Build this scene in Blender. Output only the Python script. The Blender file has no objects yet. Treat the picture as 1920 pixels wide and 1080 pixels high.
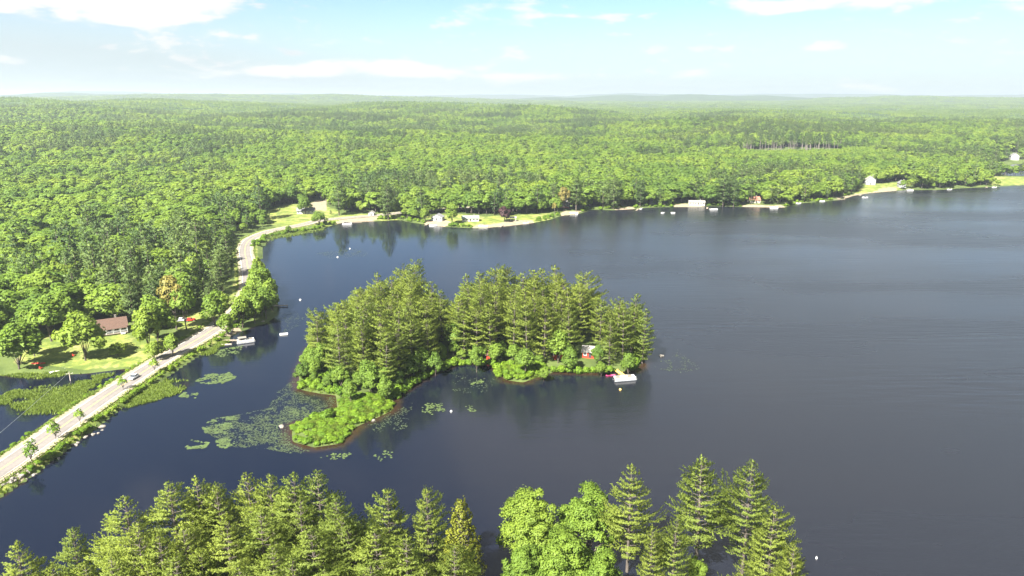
import bpy, math, random
import numpy as np
from mathutils import Vector, Matrix

R = math.radians
rng = np.random.default_rng(7)
random.seed(7)
scene = bpy.context.scene
COL = scene.collection

# ------------------------------------------------------------------ camera
F = 1371.0                 # focal length in pixels of a 1920 wide frame
PITCH = R(14.67)
CAMH = 100.0
cam_d = bpy.data.cameras.new("camera")
cam = bpy.data.objects.new("camera", cam_d)
COL.objects.link(cam)
cam.location = (0, 0, CAMH)
cam.rotation_euler = (R(90) - PITCH, 0, 0)
cam_d.sensor_width = 36.0
cam_d.lens = 36.0 * F / 1920.0
cam_d.clip_start = 1.0
cam_d.clip_end = 120000.0
scene.camera = cam

# ------------------------------------------------------------------ light
SUN_EL = 45.0
SUN_LEFT = 32.0            # degrees to the left of straight behind the camera
SUN_STRENGTH = 5.0
SKY_STRENGTH = 0.05
EXPOSURE = 2.5
HAZE = 0.00011

sun_d = bpy.data.lights.new("sun", 'SUN')
sun_d.energy = SUN_STRENGTH
sun_d.angle = R(0.53)
sun_d.color = (1.0, 0.95, 0.86)
sun = bpy.data.objects.new("sun", sun_d)
COL.objects.link(sun)
_to = Vector((-math.sin(R(SUN_LEFT)) * math.cos(R(SUN_EL)), -math.cos(R(SUN_LEFT)) * math.cos(R(SUN_EL)), math.sin(R(SUN_EL))))
sun.rotation_euler = _to.to_track_quat('Z', 'Y').to_euler()
sun.location = (-200, -300, 400)

world = bpy.data.worlds.new("World")
scene.world = world
world.use_nodes = True


class NT:
    """small helper to wire node trees"""
    def __init__(self, tree, clear=True):
        self.t = tree
        if clear:
            tree.nodes.clear()

    def n(self, kind, **kw):
        nd = self.t.nodes.new(kind)
        for k, v in kw.items():
            setattr(nd, k, v)
        return nd

    def put(self, sock, v):
        if isinstance(v, bpy.types.NodeSocket):
            self.t.links.new(v, sock)
        elif v is not None:
            sock.default_value = v

    def m(self, op, a, b=None, c=None, clamp=False):
        nd = self.n('ShaderNodeMath', operation=op, use_clamp=clamp)
        self.put(nd.inputs[0], a)
        if b is not None:
            self.put(nd.inputs[1], b)
        if c is not None:
            self.put(nd.inputs[2], c)
        return nd.outputs[0]

    def mix(self, f, a, b, blend='MIX'):
        nd = self.n('ShaderNodeMix', data_type='RGBA', blend_type=blend)
        self.put(nd.inputs[0], f)
        self.put(nd.inputs[6], a if isinstance(a, bpy.types.NodeSocket) else (*a, 1))
        self.put(nd.inputs[7], b if isinstance(b, bpy.types.NodeSocket) else (*b, 1))
        return nd.outputs[2]

    def noise(self, vec, scale, detail=4.0, rough=0.55, dist=0.0):
        nd = self.n('ShaderNodeTexNoise')
        self.put(nd.inputs['Vector'], vec)
        nd.inputs['Scale'].default_value = scale
        nd.inputs['Detail'].default_value = detail
        nd.inputs['Roughness'].default_value = rough
        nd.inputs['Distortion'].default_value = dist
        return nd.outputs['Fac']

    def rng(self, v, a, b, c=0.0, d=1.0, smooth=True):
        nd = self.n('ShaderNodeMapRange', interpolation_type='SMOOTHSTEP' if smooth else 'LINEAR')
        self.put(nd.inputs[0], v)
        for i, x in enumerate((a, b, c, d)):
            nd.inputs[i + 1].default_value = x
        return nd.outputs[0]

    def vmap(self, vec, scale=(1, 1, 1), rot=(0, 0, 0), loc=(0, 0, 0)):
        nd = self.n('ShaderNodeMapping')
        self.put(nd.inputs[0], vec)
        nd.inputs[1].default_value = loc
        nd.inputs[2].default_value = rot
        nd.inputs[3].default_value = scale
        return nd.outputs[0]


def build_world():
    w = NT(world.node_tree)
    out = w.n('ShaderNodeOutputWorld')
    sky = w.n('ShaderNodeTexSky', sky_type='NISHITA', sun_disc=False)
    sky.sun_elevation = R(SUN_EL)
    sky.sun_rotation = R(180 + SUN_LEFT)
    sky.altitude = 100
    sky.air_density = 0.85
    sky.dust_density = 0.15
    sky.ozone_density = 1.6
    tc = w.n('ShaderNodeTexCoord').outputs['Generated']
    sep = w.n('ShaderNodeSeparateXYZ')
    w.put(sep.inputs[0], tc)
    x, y, z = sep.outputs
    az = w.m('ARCTAN2', x, y)
    hor = w.m('SQRT', w.m('ADD', w.m('MULTIPLY', x, x), w.m('MULTIPLY', y, y)))
    el = w.m('ARCTAN2', z, hor)
    # cloud layer seen in perspective: flat bases receding to the horizon
    zz = w.m('ADD', w.m('MAXIMUM', z, 0.0), 0.10)
    cmb = w.n('ShaderNodeCombineXYZ')
    w.put(cmb.inputs[0], w.m('DIVIDE', az, 0.16))
    w.put(cmb.inputs[1], w.m('DIVIDE', el, 0.045))
    cmb.inputs[2].default_value = 3.7
    n1 = w.noise(cmb.outputs[0], 1.5, 8, 0.55, 0.25)
    # a few larger cloud fields of this afternoon: (azimuth, elevation, half sizes, strength)
    fields = [(-0.58, 0.118, 0.17, 0.026, 0.34), (-0.42, 0.105, 0.10, 0.018, 0.22), (0.43, 0.130, 0.11, 0.010, 0.34), (0.36, 0.107, 0.11, 0.008, 0.24),
              (0.10, 0.100, 0.08, 0.006, 0.20), (-0.07, 0.128, 0.04, 0.005, 0.24), (-0.155, 0.040, 0.055, 0.010, 0.20),
              (-0.30, 0.030, 0.16, 0.009, 0.20), (0.235, 0.057, 0.018, 0.005, 0.26), (0.385, 0.057, 0.03, 0.005, 0.24),
              (0.62, 0.095, 0.06, 0.012, 0.26), (0.02, 0.026, 0.2, 0.006, 0.12), (0.63, 0.047, 0.04, 0.006, 0.22)]
    bias = None
    for a, e, sa, se, k in fields:
        da = w.m('DIVIDE', w.m('SUBTRACT', az, a), sa)
        de = w.m('DIVIDE', w.m('SUBTRACT', el, e), se)
        g = w.m('MULTIPLY', w.m('POWER', 2.718, w.m('MULTIPLY', w.m('ADD', w.m('MULTIPLY', da, da), w.m('MULTIPLY', de, de)), -1.0)), k)
        bias = g if bias is None else w.m('ADD', bias, g)
    # overhead the fair weather clouds stand closer together
    up = w.rng(el, 0.15, 0.5)
    cb2 = w.n('ShaderNodeCombineXYZ')
    w.put(cb2.inputs[0], w.m('DIVIDE', x, zz))
    w.put(cb2.inputs[1], w.m('DIVIDE', y, zz))
    n2 = w.noise(cb2.outputs[0], 0.9, 7, 0.55, 0.2)
    dens = w.m('ADD', w.m('ADD', w.m('MULTIPLY', n1, w.m('SUBTRACT', 1.0, up)), w.m('MULTIPLY', w.m('ADD', n2, w.rng(az, -0.4, 0.4, 0.10, 0.24)), up)), bias)
    cov = w.rng(dens, 0.575, 0.70)
    cb3 = w.n('ShaderNodeCombineXYZ')
    w.put(cb3.inputs[0], w.m('DIVIDE', az, 0.055))
    w.put(cb3.inputs[1], w.m('DIVIDE', el, 0.016))
    cb3.inputs[2].default_value = 1.3
    puff = w.m('ADD', w.noise(cb3.outputs[0], 1.0, 6, 0.55, 0.15), w.m('MULTIPLY', bias, 0.35))
    cov2 = w.m('MULTIPLY', w.rng(puff, 0.585, 0.68), w.m('MULTIPLY', w.rng(el, 0.010, 0.026), w.rng(el, 0.20, 0.12)))
    cov = w.m('MAXIMUM', cov, w.m('MULTIPLY', cov2, 0.9))
    # thin veil over the left half and near the horizon
    left = w.m('MULTIPLY', w.m('MULTIPLY', w.rng(az, -0.05, -0.60), w.rng(el, 0.20, 0.05)), 0.45)
    low = w.m('MULTIPLY', w.rng(el, 0.125, 0.0), 0.85)
    high = w.m('MULTIPLY', w.m('MULTIPLY', w.rng(el, 0.14, 0.30), w.rng(el, 0.70, 0.36)), w.rng(az, -0.25, 0.35, 0.12, 0.95))
    veil = w.m('ADD', left, w.m('ADD', low, high))
    skyc = w.mix(1.0, sky.outputs[0], (0.515, 0.575, 0.61), 'MULTIPLY')
    grey = w.n('ShaderNodeBackground')
    haze_c = w.mix(w.m('MINIMUM', veil, 0.95), skyc, (2.48, 2.86, 2.95))
    lit = w.rng(w.m('ADD', n1, w.m('MULTIPLY', bias, 0.5)), 0.35, 0.70)
    cloud = w.mix(lit, (3.05, 3.15, 3.22), (4.0, 3.83, 3.58))
    col = w.mix(w.m('MULTIPLY', cov, 0.85), haze_c, cloud)
    w.t.nodes.remove(grey)
    bg = w.n('ShaderNodeBackground')
    w.put(bg.inputs[0], col)
    bg.inputs[1].default_value = SKY_STRENGTH
    w.t.links.new(bg.outputs[0], out.inputs[0])


build_world()
vs = scene.view_settings
vs.view_transform = 'Standard'
vs.look = 'None'
vs.exposure = EXPOSURE
vs.gamma = 1.0
vs.use_curve_mapping = False
scene.render.engine = 'CYCLES'
cy = scene.cycles
cy.use_denoising = True
cy.max_bounces = 6
cy.diffuse_bounces = 4
cy.glossy_bounces = 2
cy.transmission_bounces = 3
cy.transparent_max_bounces = 6
cy.volume_bounces = 0
cy.sample_clamp_indirect = 4.0


# ------------------------------------------------------------------ coordinates
SP, CP = math.sin(PITCH), math.cos(PITCH)


def ray(u, v):
    xc, yc = (u - 960) / F, -(v - 540) / F
    return Vector((xc, CP + yc * SP, -SP + yc * CP))


def at(u, v, z=0.0):
    """the point at height z that the photograph shows at pixel u, v"""
    d = ray(u, v)
    t = (z - CAMH) / d.z
    return Vector((d.x * t, d.y * t, z))


def project(x, y, z):
    dz = z - CAMH
    dep = y * CP - dz * SP
    up = y * SP + dz * CP
    return 960 + F * x / dep, 540 - F * up / dep


def pts(lst):
    return np.array([[at(u, v).x, at(u, v).y] for u, v in lst])


def seg_dist(P, line, closed):
    A = line
    B = np.roll(line, -1, axis=0) if closed else None
    if not closed:
        A, B = line[:-1], line[1:]
    best = np.full(len(P), 1e18)
    for a, b in zip(A, B):
        ab = b - a
        L = max(ab @ ab, 1e-9)
        t = np.clip(((P - a) @ ab) / L, 0, 1)
        q = a + t[:, None] * ab
        best = np.minimum(best, ((P - q) ** 2).sum(1))
    return np.sqrt(best)


def inside(P, poly):
    x, y = P[:, 0], P[:, 1]
    r = np.zeros(len(P), bool)
    n = len(poly)
    for i in range(n):
        x1, y1 = poly[i]
        x2, y2 = poly[(i + 1) % n]
        if y1 == y2:
            continue
        c = ((y1 > y) != (y2 > y)) & (x < (x2 - x1) * (y - y1) / (y2 - y1) + x1)
        r ^= c
    return r


def sdist(P, poly):
    """positive inside"""
    d = seg_dist(P, poly, True)
    return np.where(inside(P, poly), d, -d)


# lake outline, walked along the shore
LAKE = np.vstack([
    [[-420, 330], [-330, 300], [-260, 285]],
    pts([(-60, 703), (0, 703), (60, 708), (110, 703), (165, 700), (215, 694), (238, 690), (330, 665), (395, 645), (420, 640),
         (436, 626), (470, 614), (500, 606), (518, 592), (521, 572), (515, 550), (500, 520), (487, 490), (490, 465),
         (505, 447), (530, 442), (565, 436), (600, 430), (625, 422), (645, 416), (700, 415), (745, 412), (770, 417),
         (800, 421), (830, 425), (900, 428), (950, 424), (1000, 418), (1035, 411), (1050, 405), (1085, 401), (1110, 393),
         (1150, 394), (1185, 392), (1220, 389), (1260, 388), (1300, 388), (1335, 386), (1400, 388), (1470, 389),
         (1500, 381), (1530, 379), (1575, 375), (1600, 367), (1630, 362), (1676, 358), (1700, 356), (1760, 356),
         (1800, 353), (1870, 350), (1920, 347), (2100, 343), (2400, 341)]),
    [[1900, 880], [2100, 300], [1500, -700], [0, -900], [-900, -500], [-700, 200]]])
COVE = pts([(1866, 322), (1872, 308), (1900, 304), (1990, 303), (2100, 310), (2120, 334), (1990, 332), (1915, 331), (1882, 330)])
ISLAND = pts([(562, 700), (560, 730), (600, 738), (630, 741), (633, 770), (628, 790), (585, 786), (548, 797), (548, 828), (590, 839),
              (640, 831), (668, 800), (702, 785), (735, 770), (737, 742), (770, 722), (810, 697), (850, 682), (900, 680),
              (940, 688), (945, 712), (980, 717), (1012, 706), (1040, 697), (1100, 699), (1160, 697), (1190, 695),
              (1206, 678), (1208, 650), (1185, 628), (1140, 612), (1050, 600), (950, 600), (860, 606), (760, 602),
              (680, 608), (620, 625), (582, 655)])
POINT = np.array([(-230, -60), (-190, 40), (-128, 95), (-98, 119), (-62, 131), (-30, 134), (-9, 131), (4, 130), (28, 133), (46, 134),
                  (60, 125), (72, 95), (85, 40), (95, -60)], float)
ROAD_PX = [(-160, 985), (-70, 925), (10, 874), (100, 811), (190, 748), (250, 709), (310, 671), (380, 630), (428, 597), (455, 570), (465, 545),
           (467, 520), (463, 492), (459, 468), (468, 450), (497, 436), (535, 427), (568, 421), (600, 413), (640, 409), (720, 402),
           (800, 394), (900, 388)]


def smooth_line(P, n=10):
    P = np.asarray(P, float)
    Q = np.vstack([2 * P[0] - P[1], P, 2 * P[-1] - P[-2]])
    out = []
    for i in range(1, len(Q) - 2):
        p0, p1, p2, p3 = Q[i - 1:i + 3]
        for k in range(n):
            t = k / n
            out.append(0.5 * ((2 * p1) + (-p0 + p2) * t + (2 * p0 - 5 * p1 + 4 * p2 - p3) * t * t + (-p0 + 3 * p1 - 3 * p2 + p3) * t ** 3))
    out.append(Q[-2])
    return np.array(out)


ROAD_Z = 1.7
ROAD = smooth_line(np.array([[at(u, v, ROAD_Z).x, at(u, v, ROAD_Z).y] for u, v in ROAD_PX]))


def land_sd(P):
    """signed distance to the shore, positive on land (coarse but continuous)"""
    w = -sdist(P, LAKE)
    cv = -sdist(P, COVE)
    d = np.minimum(w, cv)
    d = np.maximum(d, sdist(P, ISLAND))
    d = np.maximum(d, sdist(P, POINT))
    rd = seg_dist(P, ROAD, False)
    d = np.maximum(d, 8.0 - rd)
    return d, rd


# value noise for the terrain
_perm = np.random.default_rng(3).random((256, 256))


def vnoise(x, y):
    xi, yi = np.floor(x).astype(int), np.floor(y).astype(int)
    fx, fy = x - xi, y - yi
    fx, fy = fx * fx * (3 - 2 * fx), fy * fy * (3 - 2 * fy)
    g = lambda a, b: _perm[a % 256, b % 256]
    return (g(xi, yi) * (1 - fx) + g(xi + 1, yi) * fx) * (1 - fy) + (g(xi, yi + 1) * (1 - fx) + g(xi + 1, yi + 1) * fx) * fy


def fbm(x, y, o=4):
    s, a, t = 0, 1.0, 0
    for i in range(o):
        s = s + a * vnoise(x * 2 ** i + 17 * i, y * 2 ** i + 31 * i)
        t += a
        a *= 0.5
    return s / t


def sstep(a, b, x):
    t = np.clip((x - a) / (b - a), 0, 1)
    return t * t * (3 - 2 * t)


# broad hills: photo column of the crest, distance, height, half width across, half depth
HILLS = [(30, 3300, 47, 750, 800), (330, 3600, 40, 700, 700), (770, 3000, 38, 620, 750), (1010, 2500, 30, 260, 420), (560, 2000, 14, 400, 300),
         (-300, 3000, 50, 900, 900), (180, 1700, 14, 500, 350), (1250, 2600, 8, 500, 400), (1500, 1900, 8, 400, 300),
         (480, 7000, 58, 2600, 900), (150, 9500, 75, 1500, 900), (1250, 9000, 62, 2200, 1000), (1700, 7500, 48, 1300, 700),
         (2100, 8000, 50, 1500, 800), (220, 14500, 118, 1600, 1200), (560, 15000, 96, 1500, 1200), (1180, 14500, 92, 1800, 1200),
         (1500, 16000, 84, 3500, 1500), (900, 15500, 80, 3500, 1500), (-200, 14000, 90, 2500, 1500), (1900, 16000, 78, 3000, 1500)]


def height(P, full=False):
    P = np.asarray(P, float)
    sd, rd = land_sd(P)
    x, y = P[:, 0], P[:, 1]
    z = np.where(sd > 0, np.minimum(sd * 0.22, 1.0) + np.clip(sd - 4, 0, 40) * 0.03, np.maximum(sd * 0.16, -2.6))
    main = np.maximum(-sdist(P, LAKE), 0)
    back = sstep(15, 900, main)
    r = np.hypot(x, y)
    hl = np.zeros(len(P))
    for u, dist, h, wx, wy in HILLS:
        a = math.atan((u - 960) / F)
        cx, cy_ = dist * math.sin(a), dist * math.cos(a)
        q = ((x * math.cos(a) - y * math.sin(a)) / wx) ** 2 + ((x * math.sin(a) + y * math.cos(a) - dist) / wy) ** 2
        h = h * (1.15 if dist > 5000 else 1.0)
        hl = np.maximum(hl, h * np.exp(-q)) + 0.12 * h * np.exp(-q)
    roll = (fbm(x / 420, y / 420, 4) - 0.42) * 44 * sstep(20, 600, main) + fbm(x / 2600 + 5, y / 2600, 3) * 26 * sstep(1500, 6000, r)
    z = z + back * (9 + hl) + np.where(main > 0, np.maximum(roll, -4) * back, 0)
    road_k = sstep(14.0, 6.0, rd)
    z = np.where(sd > 0, z * (1 - road_k) + np.minimum(np.maximum(z, 1.2), ROAD_Z - 0.22) * road_k, z)
    flat = sstep(7.0, 5.6, rd)
    z = z * (1 - flat) + (ROAD_Z - 0.22) * flat
    return (z, sd, rd) if full else z


def hz(x, y):
    return float(height([[x, y]])[0])


# ------------------------------------------------------------------ materials
def material(name):
    m = bpy.data.materials.new(name)
    m.use_nodes = True
    t = NT(m.node_tree)
    out = t.n('ShaderNodeOutputMaterial')
    return m, t, out


def plain(name, col, rough=0.6, metal=0.0, var=0.12, scale=3.0, spec=0.4):
    m, t, out = material(name)
    b = t.n('ShaderNodeBsdfPrincipled')
    co = t.n('ShaderNodeTexCoord').outputs['Object']
    nz = t.noise(co, scale, 5, 0.6)
    c = t.mix(t.rng(nz, 0.3, 0.7), tuple(x * (1 - var) for x in col), tuple(min(1, x * (1 + var)) for x in col))
    t.put(b.inputs['Base Color'], c)
    b.inputs['Roughness'].default_value = rough
    b.inputs['Metallic'].default_value = metal
    b.inputs['Specular IOR Level'].default_value = spec
    t.t.links.new(b.outputs[0], out.inputs[0])
    return m


def foliage(name, cols, transl=0.35, patch=None):
    """cols: dark, mid, bright leaf colours; each tree picks its own by chance and by where it grows"""
    m, t, out = material(name)
    oi = t.n('ShaderNodeObjectInfo')
    at_ = t.n('ShaderNodeAttribute', attribute_name='tint')
    reg = t.noise(oi.outputs['Location'], 0.009, 4, 0.6)
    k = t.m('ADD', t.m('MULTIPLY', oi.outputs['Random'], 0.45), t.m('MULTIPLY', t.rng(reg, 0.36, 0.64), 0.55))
    ramp = t.n('ShaderNodeValToRGB')
    e = ramp.color_ramp.elements
    e[0].position, e[0].color = 0.05, (*cols[0], 1)
    e[1].position, e[1].color = 0.95, (*cols[2], 1)
    mid = e.new(0.45)
    mid.color = (*cols[1], 1)
    t.put(ramp.inputs[0], k)
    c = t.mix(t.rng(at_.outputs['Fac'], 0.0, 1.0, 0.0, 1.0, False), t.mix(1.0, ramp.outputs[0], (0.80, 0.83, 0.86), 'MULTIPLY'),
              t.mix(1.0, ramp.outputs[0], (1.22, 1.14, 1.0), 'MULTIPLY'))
    b = t.n('ShaderNodeBsdfPrincipled')
    t.put(b.inputs['Base Color'], c)
    b.inputs['Roughness'].default_value = 0.6
    b.inputs['Specular IOR Level'].default_value = 0.22
    tr = t.n('ShaderNodeBsdfTranslucent')
    t.put(tr.inputs['Color'], t.mix(1.0, c, (1.15, 1.15, 0.75), 'MULTIPLY'))
    mx = t.n('ShaderNodeMixShader')
    mx.inputs[0].default_value = transl
    t.t.links.new(b.outputs[0], mx.inputs[1])
    t.t.links.new(tr.outputs[0], mx.inputs[2])
    t.t.links.new(mx.outputs[0], out.inputs[0])
    return m


M = {}
M['leaf'] = foliage('broadleaf_leaves', ((0.090, 0.160, 0.030), (0.145, 0.230, 0.034), (0.200, 0.275, 0.040)), 0.5)
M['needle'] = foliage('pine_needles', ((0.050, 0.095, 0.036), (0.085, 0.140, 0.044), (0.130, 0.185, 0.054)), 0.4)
M['near_needle'] = foliage('sunny_pine_needles', ((0.165, 0.228, 0.046), (0.205, 0.268, 0.050), (0.240, 0.295, 0.054)), 0.52)  # lighter, yellower needle tone of the near and island pines
M['cedar'] = foliage('cedar_needles', ((0.12, 0.145, 0.016), (0.14, 0.165, 0.017), (0.16, 0.18, 0.018)), 0.25)
M['shrub'] = foliage('shrub_leaves', ((0.085, 0.165, 0.016), (0.135, 0.230, 0.018), (0.175, 0.270, 0.020)))
M['sedge'] = foliage('sedge', ((0.075, 0.125, 0.020), (0.105, 0.160, 0.022), (0.135, 0.185, 0.025)), 0.4)
M['rust_leaf'] = foliage('rusty_leaves', ((0.14, 0.115, 0.035), (0.16, 0.14, 0.04), (0.18, 0.17, 0.04)), 0.3)
M['plum_leaf'] = foliage('plum_leaves', ((0.045, 0.022, 0.025), (0.05, 0.025, 0.027), (0.06, 0.03, 0.03)), 0.2)
M['bark'] = plain('bark', (0.07, 0.056, 0.045), 0.9, var=0.35, scale=1.5)
M['stand_bark'] = plain('stand_bark', (0.115, 0.100, 0.085), 0.9, var=0.3, scale=1.5)
M['grey_bark'] = plain('grey_bark', (0.075, 0.062, 0.052), 0.9, var=0.3, scale=1.5)
M['white_bark'] = plain('white_bark', (0.62, 0.58, 0.52), 0.8, var=0.3, scale=2.5)
M['white'] = plain('white_paint', (0.56, 0.56, 0.54), 0.45, var=0.04)
M['house_white'] = plain('old_white_siding', (0.30, 0.30, 0.29), 0.6, var=0.06)
M['cream'] = plain('cream_paint', (0.40, 0.36, 0.28), 0.6, var=0.08)
M['grey'] = plain('grey_paint', (0.20, 0.205, 0.205), 0.6, var=0.1)
M['dark'] = plain('dark_trim', (0.03, 0.03, 0.035), 0.5)
M['red'] = plain('red_paint', (0.42, 0.035, 0.022), 0.5, var=0.15)
M['pink'] = plain('pink_plastic', (0.55, 0.05, 0.16), 0.35)
M['yellow'] = plain('yellow_plastic', (0.75, 0.48, 0.12), 0.4)
M['brown_roof'] = plain('brown_shingle', (0.070, 0.040, 0.028), 0.9, var=0.25, scale=2.0)
M['grey_roof'] = plain('grey_shingle', (0.13, 0.13, 0.13), 0.9, var=0.25, scale=2.0)
M['pale_roof'] = plain('pale_metal_roof', (0.20, 0.19, 0.175), 0.5, var=0.12)
M['green_roof'] = plain('greenish_roof', (0.15, 0.18, 0.15), 0.8, var=0.15)
M['red_roof'] = plain('terracotta_roof', (0.22, 0.10, 0.065), 0.9, var=0.2)
M['wood'] = plain('weathered_wood', (0.20, 0.165, 0.125), 0.85, var=0.22, scale=4)
M['pole'] = plain('pole_wood', (0.36, 0.31, 0.26), 0.9, var=0.2, scale=2)
M['rock'] = plain('granite', (0.16, 0.145, 0.125), 0.9, var=0.3, scale=1.5)
M['metal'] = plain('aluminium', (0.62, 0.63, 0.64), 0.3, metal=0.7, var=0.05)
M['silver'] = plain('silver_car_paint', (0.50, 0.53, 0.57), 0.25, metal=0.4, var=0.02)
M['tyre'] = plain('rubber', (0.02, 0.02, 0.02), 0.8)
M['canvas'] = plain('tan_canvas', (0.16, 0.145, 0.12), 0.8)
M['lamp_red'] = plain('red_lens', (0.35, 0.02, 0.015), 0.25)
M['asphalt'] = None


def glass_mat():
    m, t, out = material('window_glass')
    b = t.n('ShaderNodeBsdfPrincipled')
    b.inputs['Base Color'].default_value = (0.02, 0.025, 0.03, 1)
    b.inputs['Roughness'].default_value = 0.08
    t.t.links.new(b.outputs[0], out.inputs[0])
    return m


M['glass'] = glass_mat()


def ground_mat():
    m, t, out = material('ground')
    geo = t.n('ShaderNodeNewGeometry').outputs['Position']
    a = t.n('ShaderNodeAttribute', attribute_name='cover')
    sp = t.n('ShaderNodeSeparateColor')
    t.put(sp.inputs[0], a.outputs['Color'])
    lawn, sand, far = sp.outputs
    fine = t.noise(geo, 0.55, 6, 0.65)
    mid = t.noise(geo, 0.09, 5, 0.6)
    big = t.noise(geo, 0.004, 5, 0.6)
    floor_c = t.mix(t.rng(mid, 0.35, 0.65), (0.045, 0.065, 0.018), (0.075, 0.10, 0.028))
    grass = t.mix(t.rng(fine, 0.3, 0.7), (0.10, 0.135, 0.028), (0.20, 0.215, 0.05))
    grass = t.mix(t.rng(mid, 0.45, 0.72), grass, (0.24, 0.21, 0.09))
    sandc = t.mix(t.rng(fine, 0.3, 0.7), (0.15, 0.122, 0.082), (0.24, 0.20, 0.14))
    farc = t.mix(t.rng(big, 0.35, 0.65), (0.032, 0.058, 0.018), (0.055, 0.088, 0.024))  # far forest colour, darkened to include the canopy's shade on itself
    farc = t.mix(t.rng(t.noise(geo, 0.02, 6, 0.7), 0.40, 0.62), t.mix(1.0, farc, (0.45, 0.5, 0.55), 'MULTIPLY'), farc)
    brk = t.m('MULTIPLY', t.m('SUBTRACT', fine, 0.5), 0.7)
    grass = t.mix(t.rng(t.noise(geo, 0.16, 5, 0.7), 0.40, 0.62), grass, (0.075, 0.105, 0.024))
    c = t.mix(t.rng(t.m('ADD', lawn, brk), 0.35, 0.65), floor_c, grass)
    c = t.mix(t.rng(t.m('ADD', sand, brk), 0.35, 0.65), c, sandc)
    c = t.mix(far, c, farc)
    b = t.n('ShaderNodeBsdfPrincipled')
    t.put(b.inputs['Base Color'], c)
    b.inputs['Roughness'].default_value = 0.95
    b.inputs['Specular IOR Level'].default_value = 0.1
    bp = t.n('ShaderNodeBump')
    bp.inputs['Strength'].default_value = 0.6
    bp.inputs['Distance'].default_value = 0.5
    t.put(bp.inputs['Height'], fine)
    t.t.links.new(bp.outputs[0], b.inputs['Normal'])
    t.t.links.new(b.outputs[0], out.inputs[0])
    return m


def water_mat():
    m, t, out = material('lake_water')
    geo = t.n('ShaderNodeNewGeometry').outputs['Position']
    sh = t.n('ShaderNodeAttribute', attribute_name='shallow').outputs['Fac']
    calm = t.n('ShaderNodeAttribute', attribute_name='calm').outputs['Fac']
    mot = t.noise(geo, 0.12, 5, 0.6)
    s2 = t.rng(t.m('ADD', sh, t.m('MULTIPLY', t.m('SUBTRACT', mot, 0.5), 0.7)), 0.25, 0.95)
    deep = t.mix(calm, (0.0068, 0.0080, 0.0125), (0.0024, 0.0040, 0.0105))
    col = t.mix(s2, deep, (0.026, 0.015, 0.007))
    b = t.n('ShaderNodeBsdfPrincipled')
    t.put(b.inputs['Base Color'], col)
    b.inputs['IOR'].default_value = 1.333
    # cat's paws: wind roughens the open water in patches, the lee of the causeway stays calm
    paws = t.noise(t.vmap(geo, (0.004, 0.012, 1), (0, 0, R(12))), 1.0, 4, 0.55)
    wind = t.m('MULTIPLY', t.m('SUBTRACT', 1.0, calm), t.rng(paws, 0.30, 0.65, 0.45, 1.0))
    t.put(b.inputs['Roughness'], t.m('ADD', 0.05, t.m('MULTIPLY', wind, 0.26)))
    w1 = t.noise(t.vmap(geo, (0.045, 0.27, 1), (0, 0, R(-9))), 1.0, 2, 0.45)
    n2 = t.noise(t.vmap(geo, (0.28, 0.85, 1), (0, 0, R(-9))), 1.0, 4, 0.6)
    n3 = t.noise(t.vmap(geo, (1.1, 2.2, 1), (0, 0, R(14))), 1.0, 3, 0.6)
    trains = t.rng(t.noise(t.vmap(geo, (0.010, 0.022, 1), (0, 0, R(-20))), 1.0, 3, 0.5), 0.36, 0.70)
    hgt = t.m('ADD', t.m('MULTIPLY', t.m('SUBTRACT', w1, 0.5), t.m('MULTIPLY', trains, 1.9)), t.m('ADD', t.m('MULTIPLY', n2, 0.42), t.m('MULTIPLY', n3, 0.08)))
    bp = t.n('ShaderNodeBump')
    t.put(bp.inputs['Strength'], t.m('ADD', 0.03, t.m('MULTIPLY', wind, 0.40)))
    bp.inputs['Distance'].default_value = 0.5
    t.put(bp.inputs['Height'], hgt)
    t.t.links.new(bp.outputs[0], b.inputs['Normal'])
    t.t.links.new(b.outputs[0], out.inputs[0])
    return m


def road_mat(name, c0, c1, streak):
    m, t, out = material(name)
    geo = t.n('ShaderNodeNewGeometry').outputs['Position']
    uv = t.n('ShaderNodeAttribute', attribute_name='across').outputs['Fac']
    fine = t.noise(geo, 1.6, 6, 0.65)
    mid = t.noise(geo, 0.12, 4, 0.6)
    k = t.m('ADD', t.m('MULTIPLY', fine, 0.6), t.m('MULTIPLY', mid, 0.4))
    c = t.mix(t.rng(k, 0.38, 0.62), c0, c1)
    if streak:       # worn wheel tracks, and darker drips between them
        tr = t.m('ABSOLUTE', t.m('SUBTRACT', t.m('ABSOLUTE', uv), 0.5))
        c = t.mix(t.m('MULTIPLY', t.rng(tr, 0.30, 0.05), 0.22), c, tuple(x * 1.25 for x in c1))
    b = t.n('ShaderNodeBsdfPrincipled')
    t.put(b.inputs['Base Color'], c)
    b.inputs['Roughness'].default_value = 0.9
    b.inputs['Specular IOR Level'].default_value = 0.2
    t.t.links.new(b.outputs[0], out.inputs[0])
    return m


M['ground'] = ground_mat()
M['water'] = water_mat()
M['asphalt'] = road_mat('worn_asphalt', (0.105, 0.096, 0.088), (0.148, 0.134, 0.122), True)
M['shoulder'] = road_mat('sandy_shoulder', (0.175, 0.155, 0.10), (0.25, 0.22, 0.155), False)
M['paint_white'] = plain('faded_white_line', (0.62, 0.61, 0.57), 0.8)
M['paint_yellow'] = plain('faded_yellow_line', (0.52, 0.38, 0.10), 0.8)


# ------------------------------------------------------------------ object helpers
def tag(o, label=None, cat=None, group=None, kind=None):
    if label:
        o['label'] = label
    if cat:
        o['category'] = cat
    if group:
        o['group'] = group
    if kind:
        o['kind'] = kind
    return o


def link(name, me, parent=None, loc=(0, 0, 0), rz=0.0):
    o = bpy.data.objects.new(name, me)
    COL.objects.link(o)
    o.location = loc
    o.rotation_euler = (0, 0, rz)
    if parent:
        o.parent = parent
    return o


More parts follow.
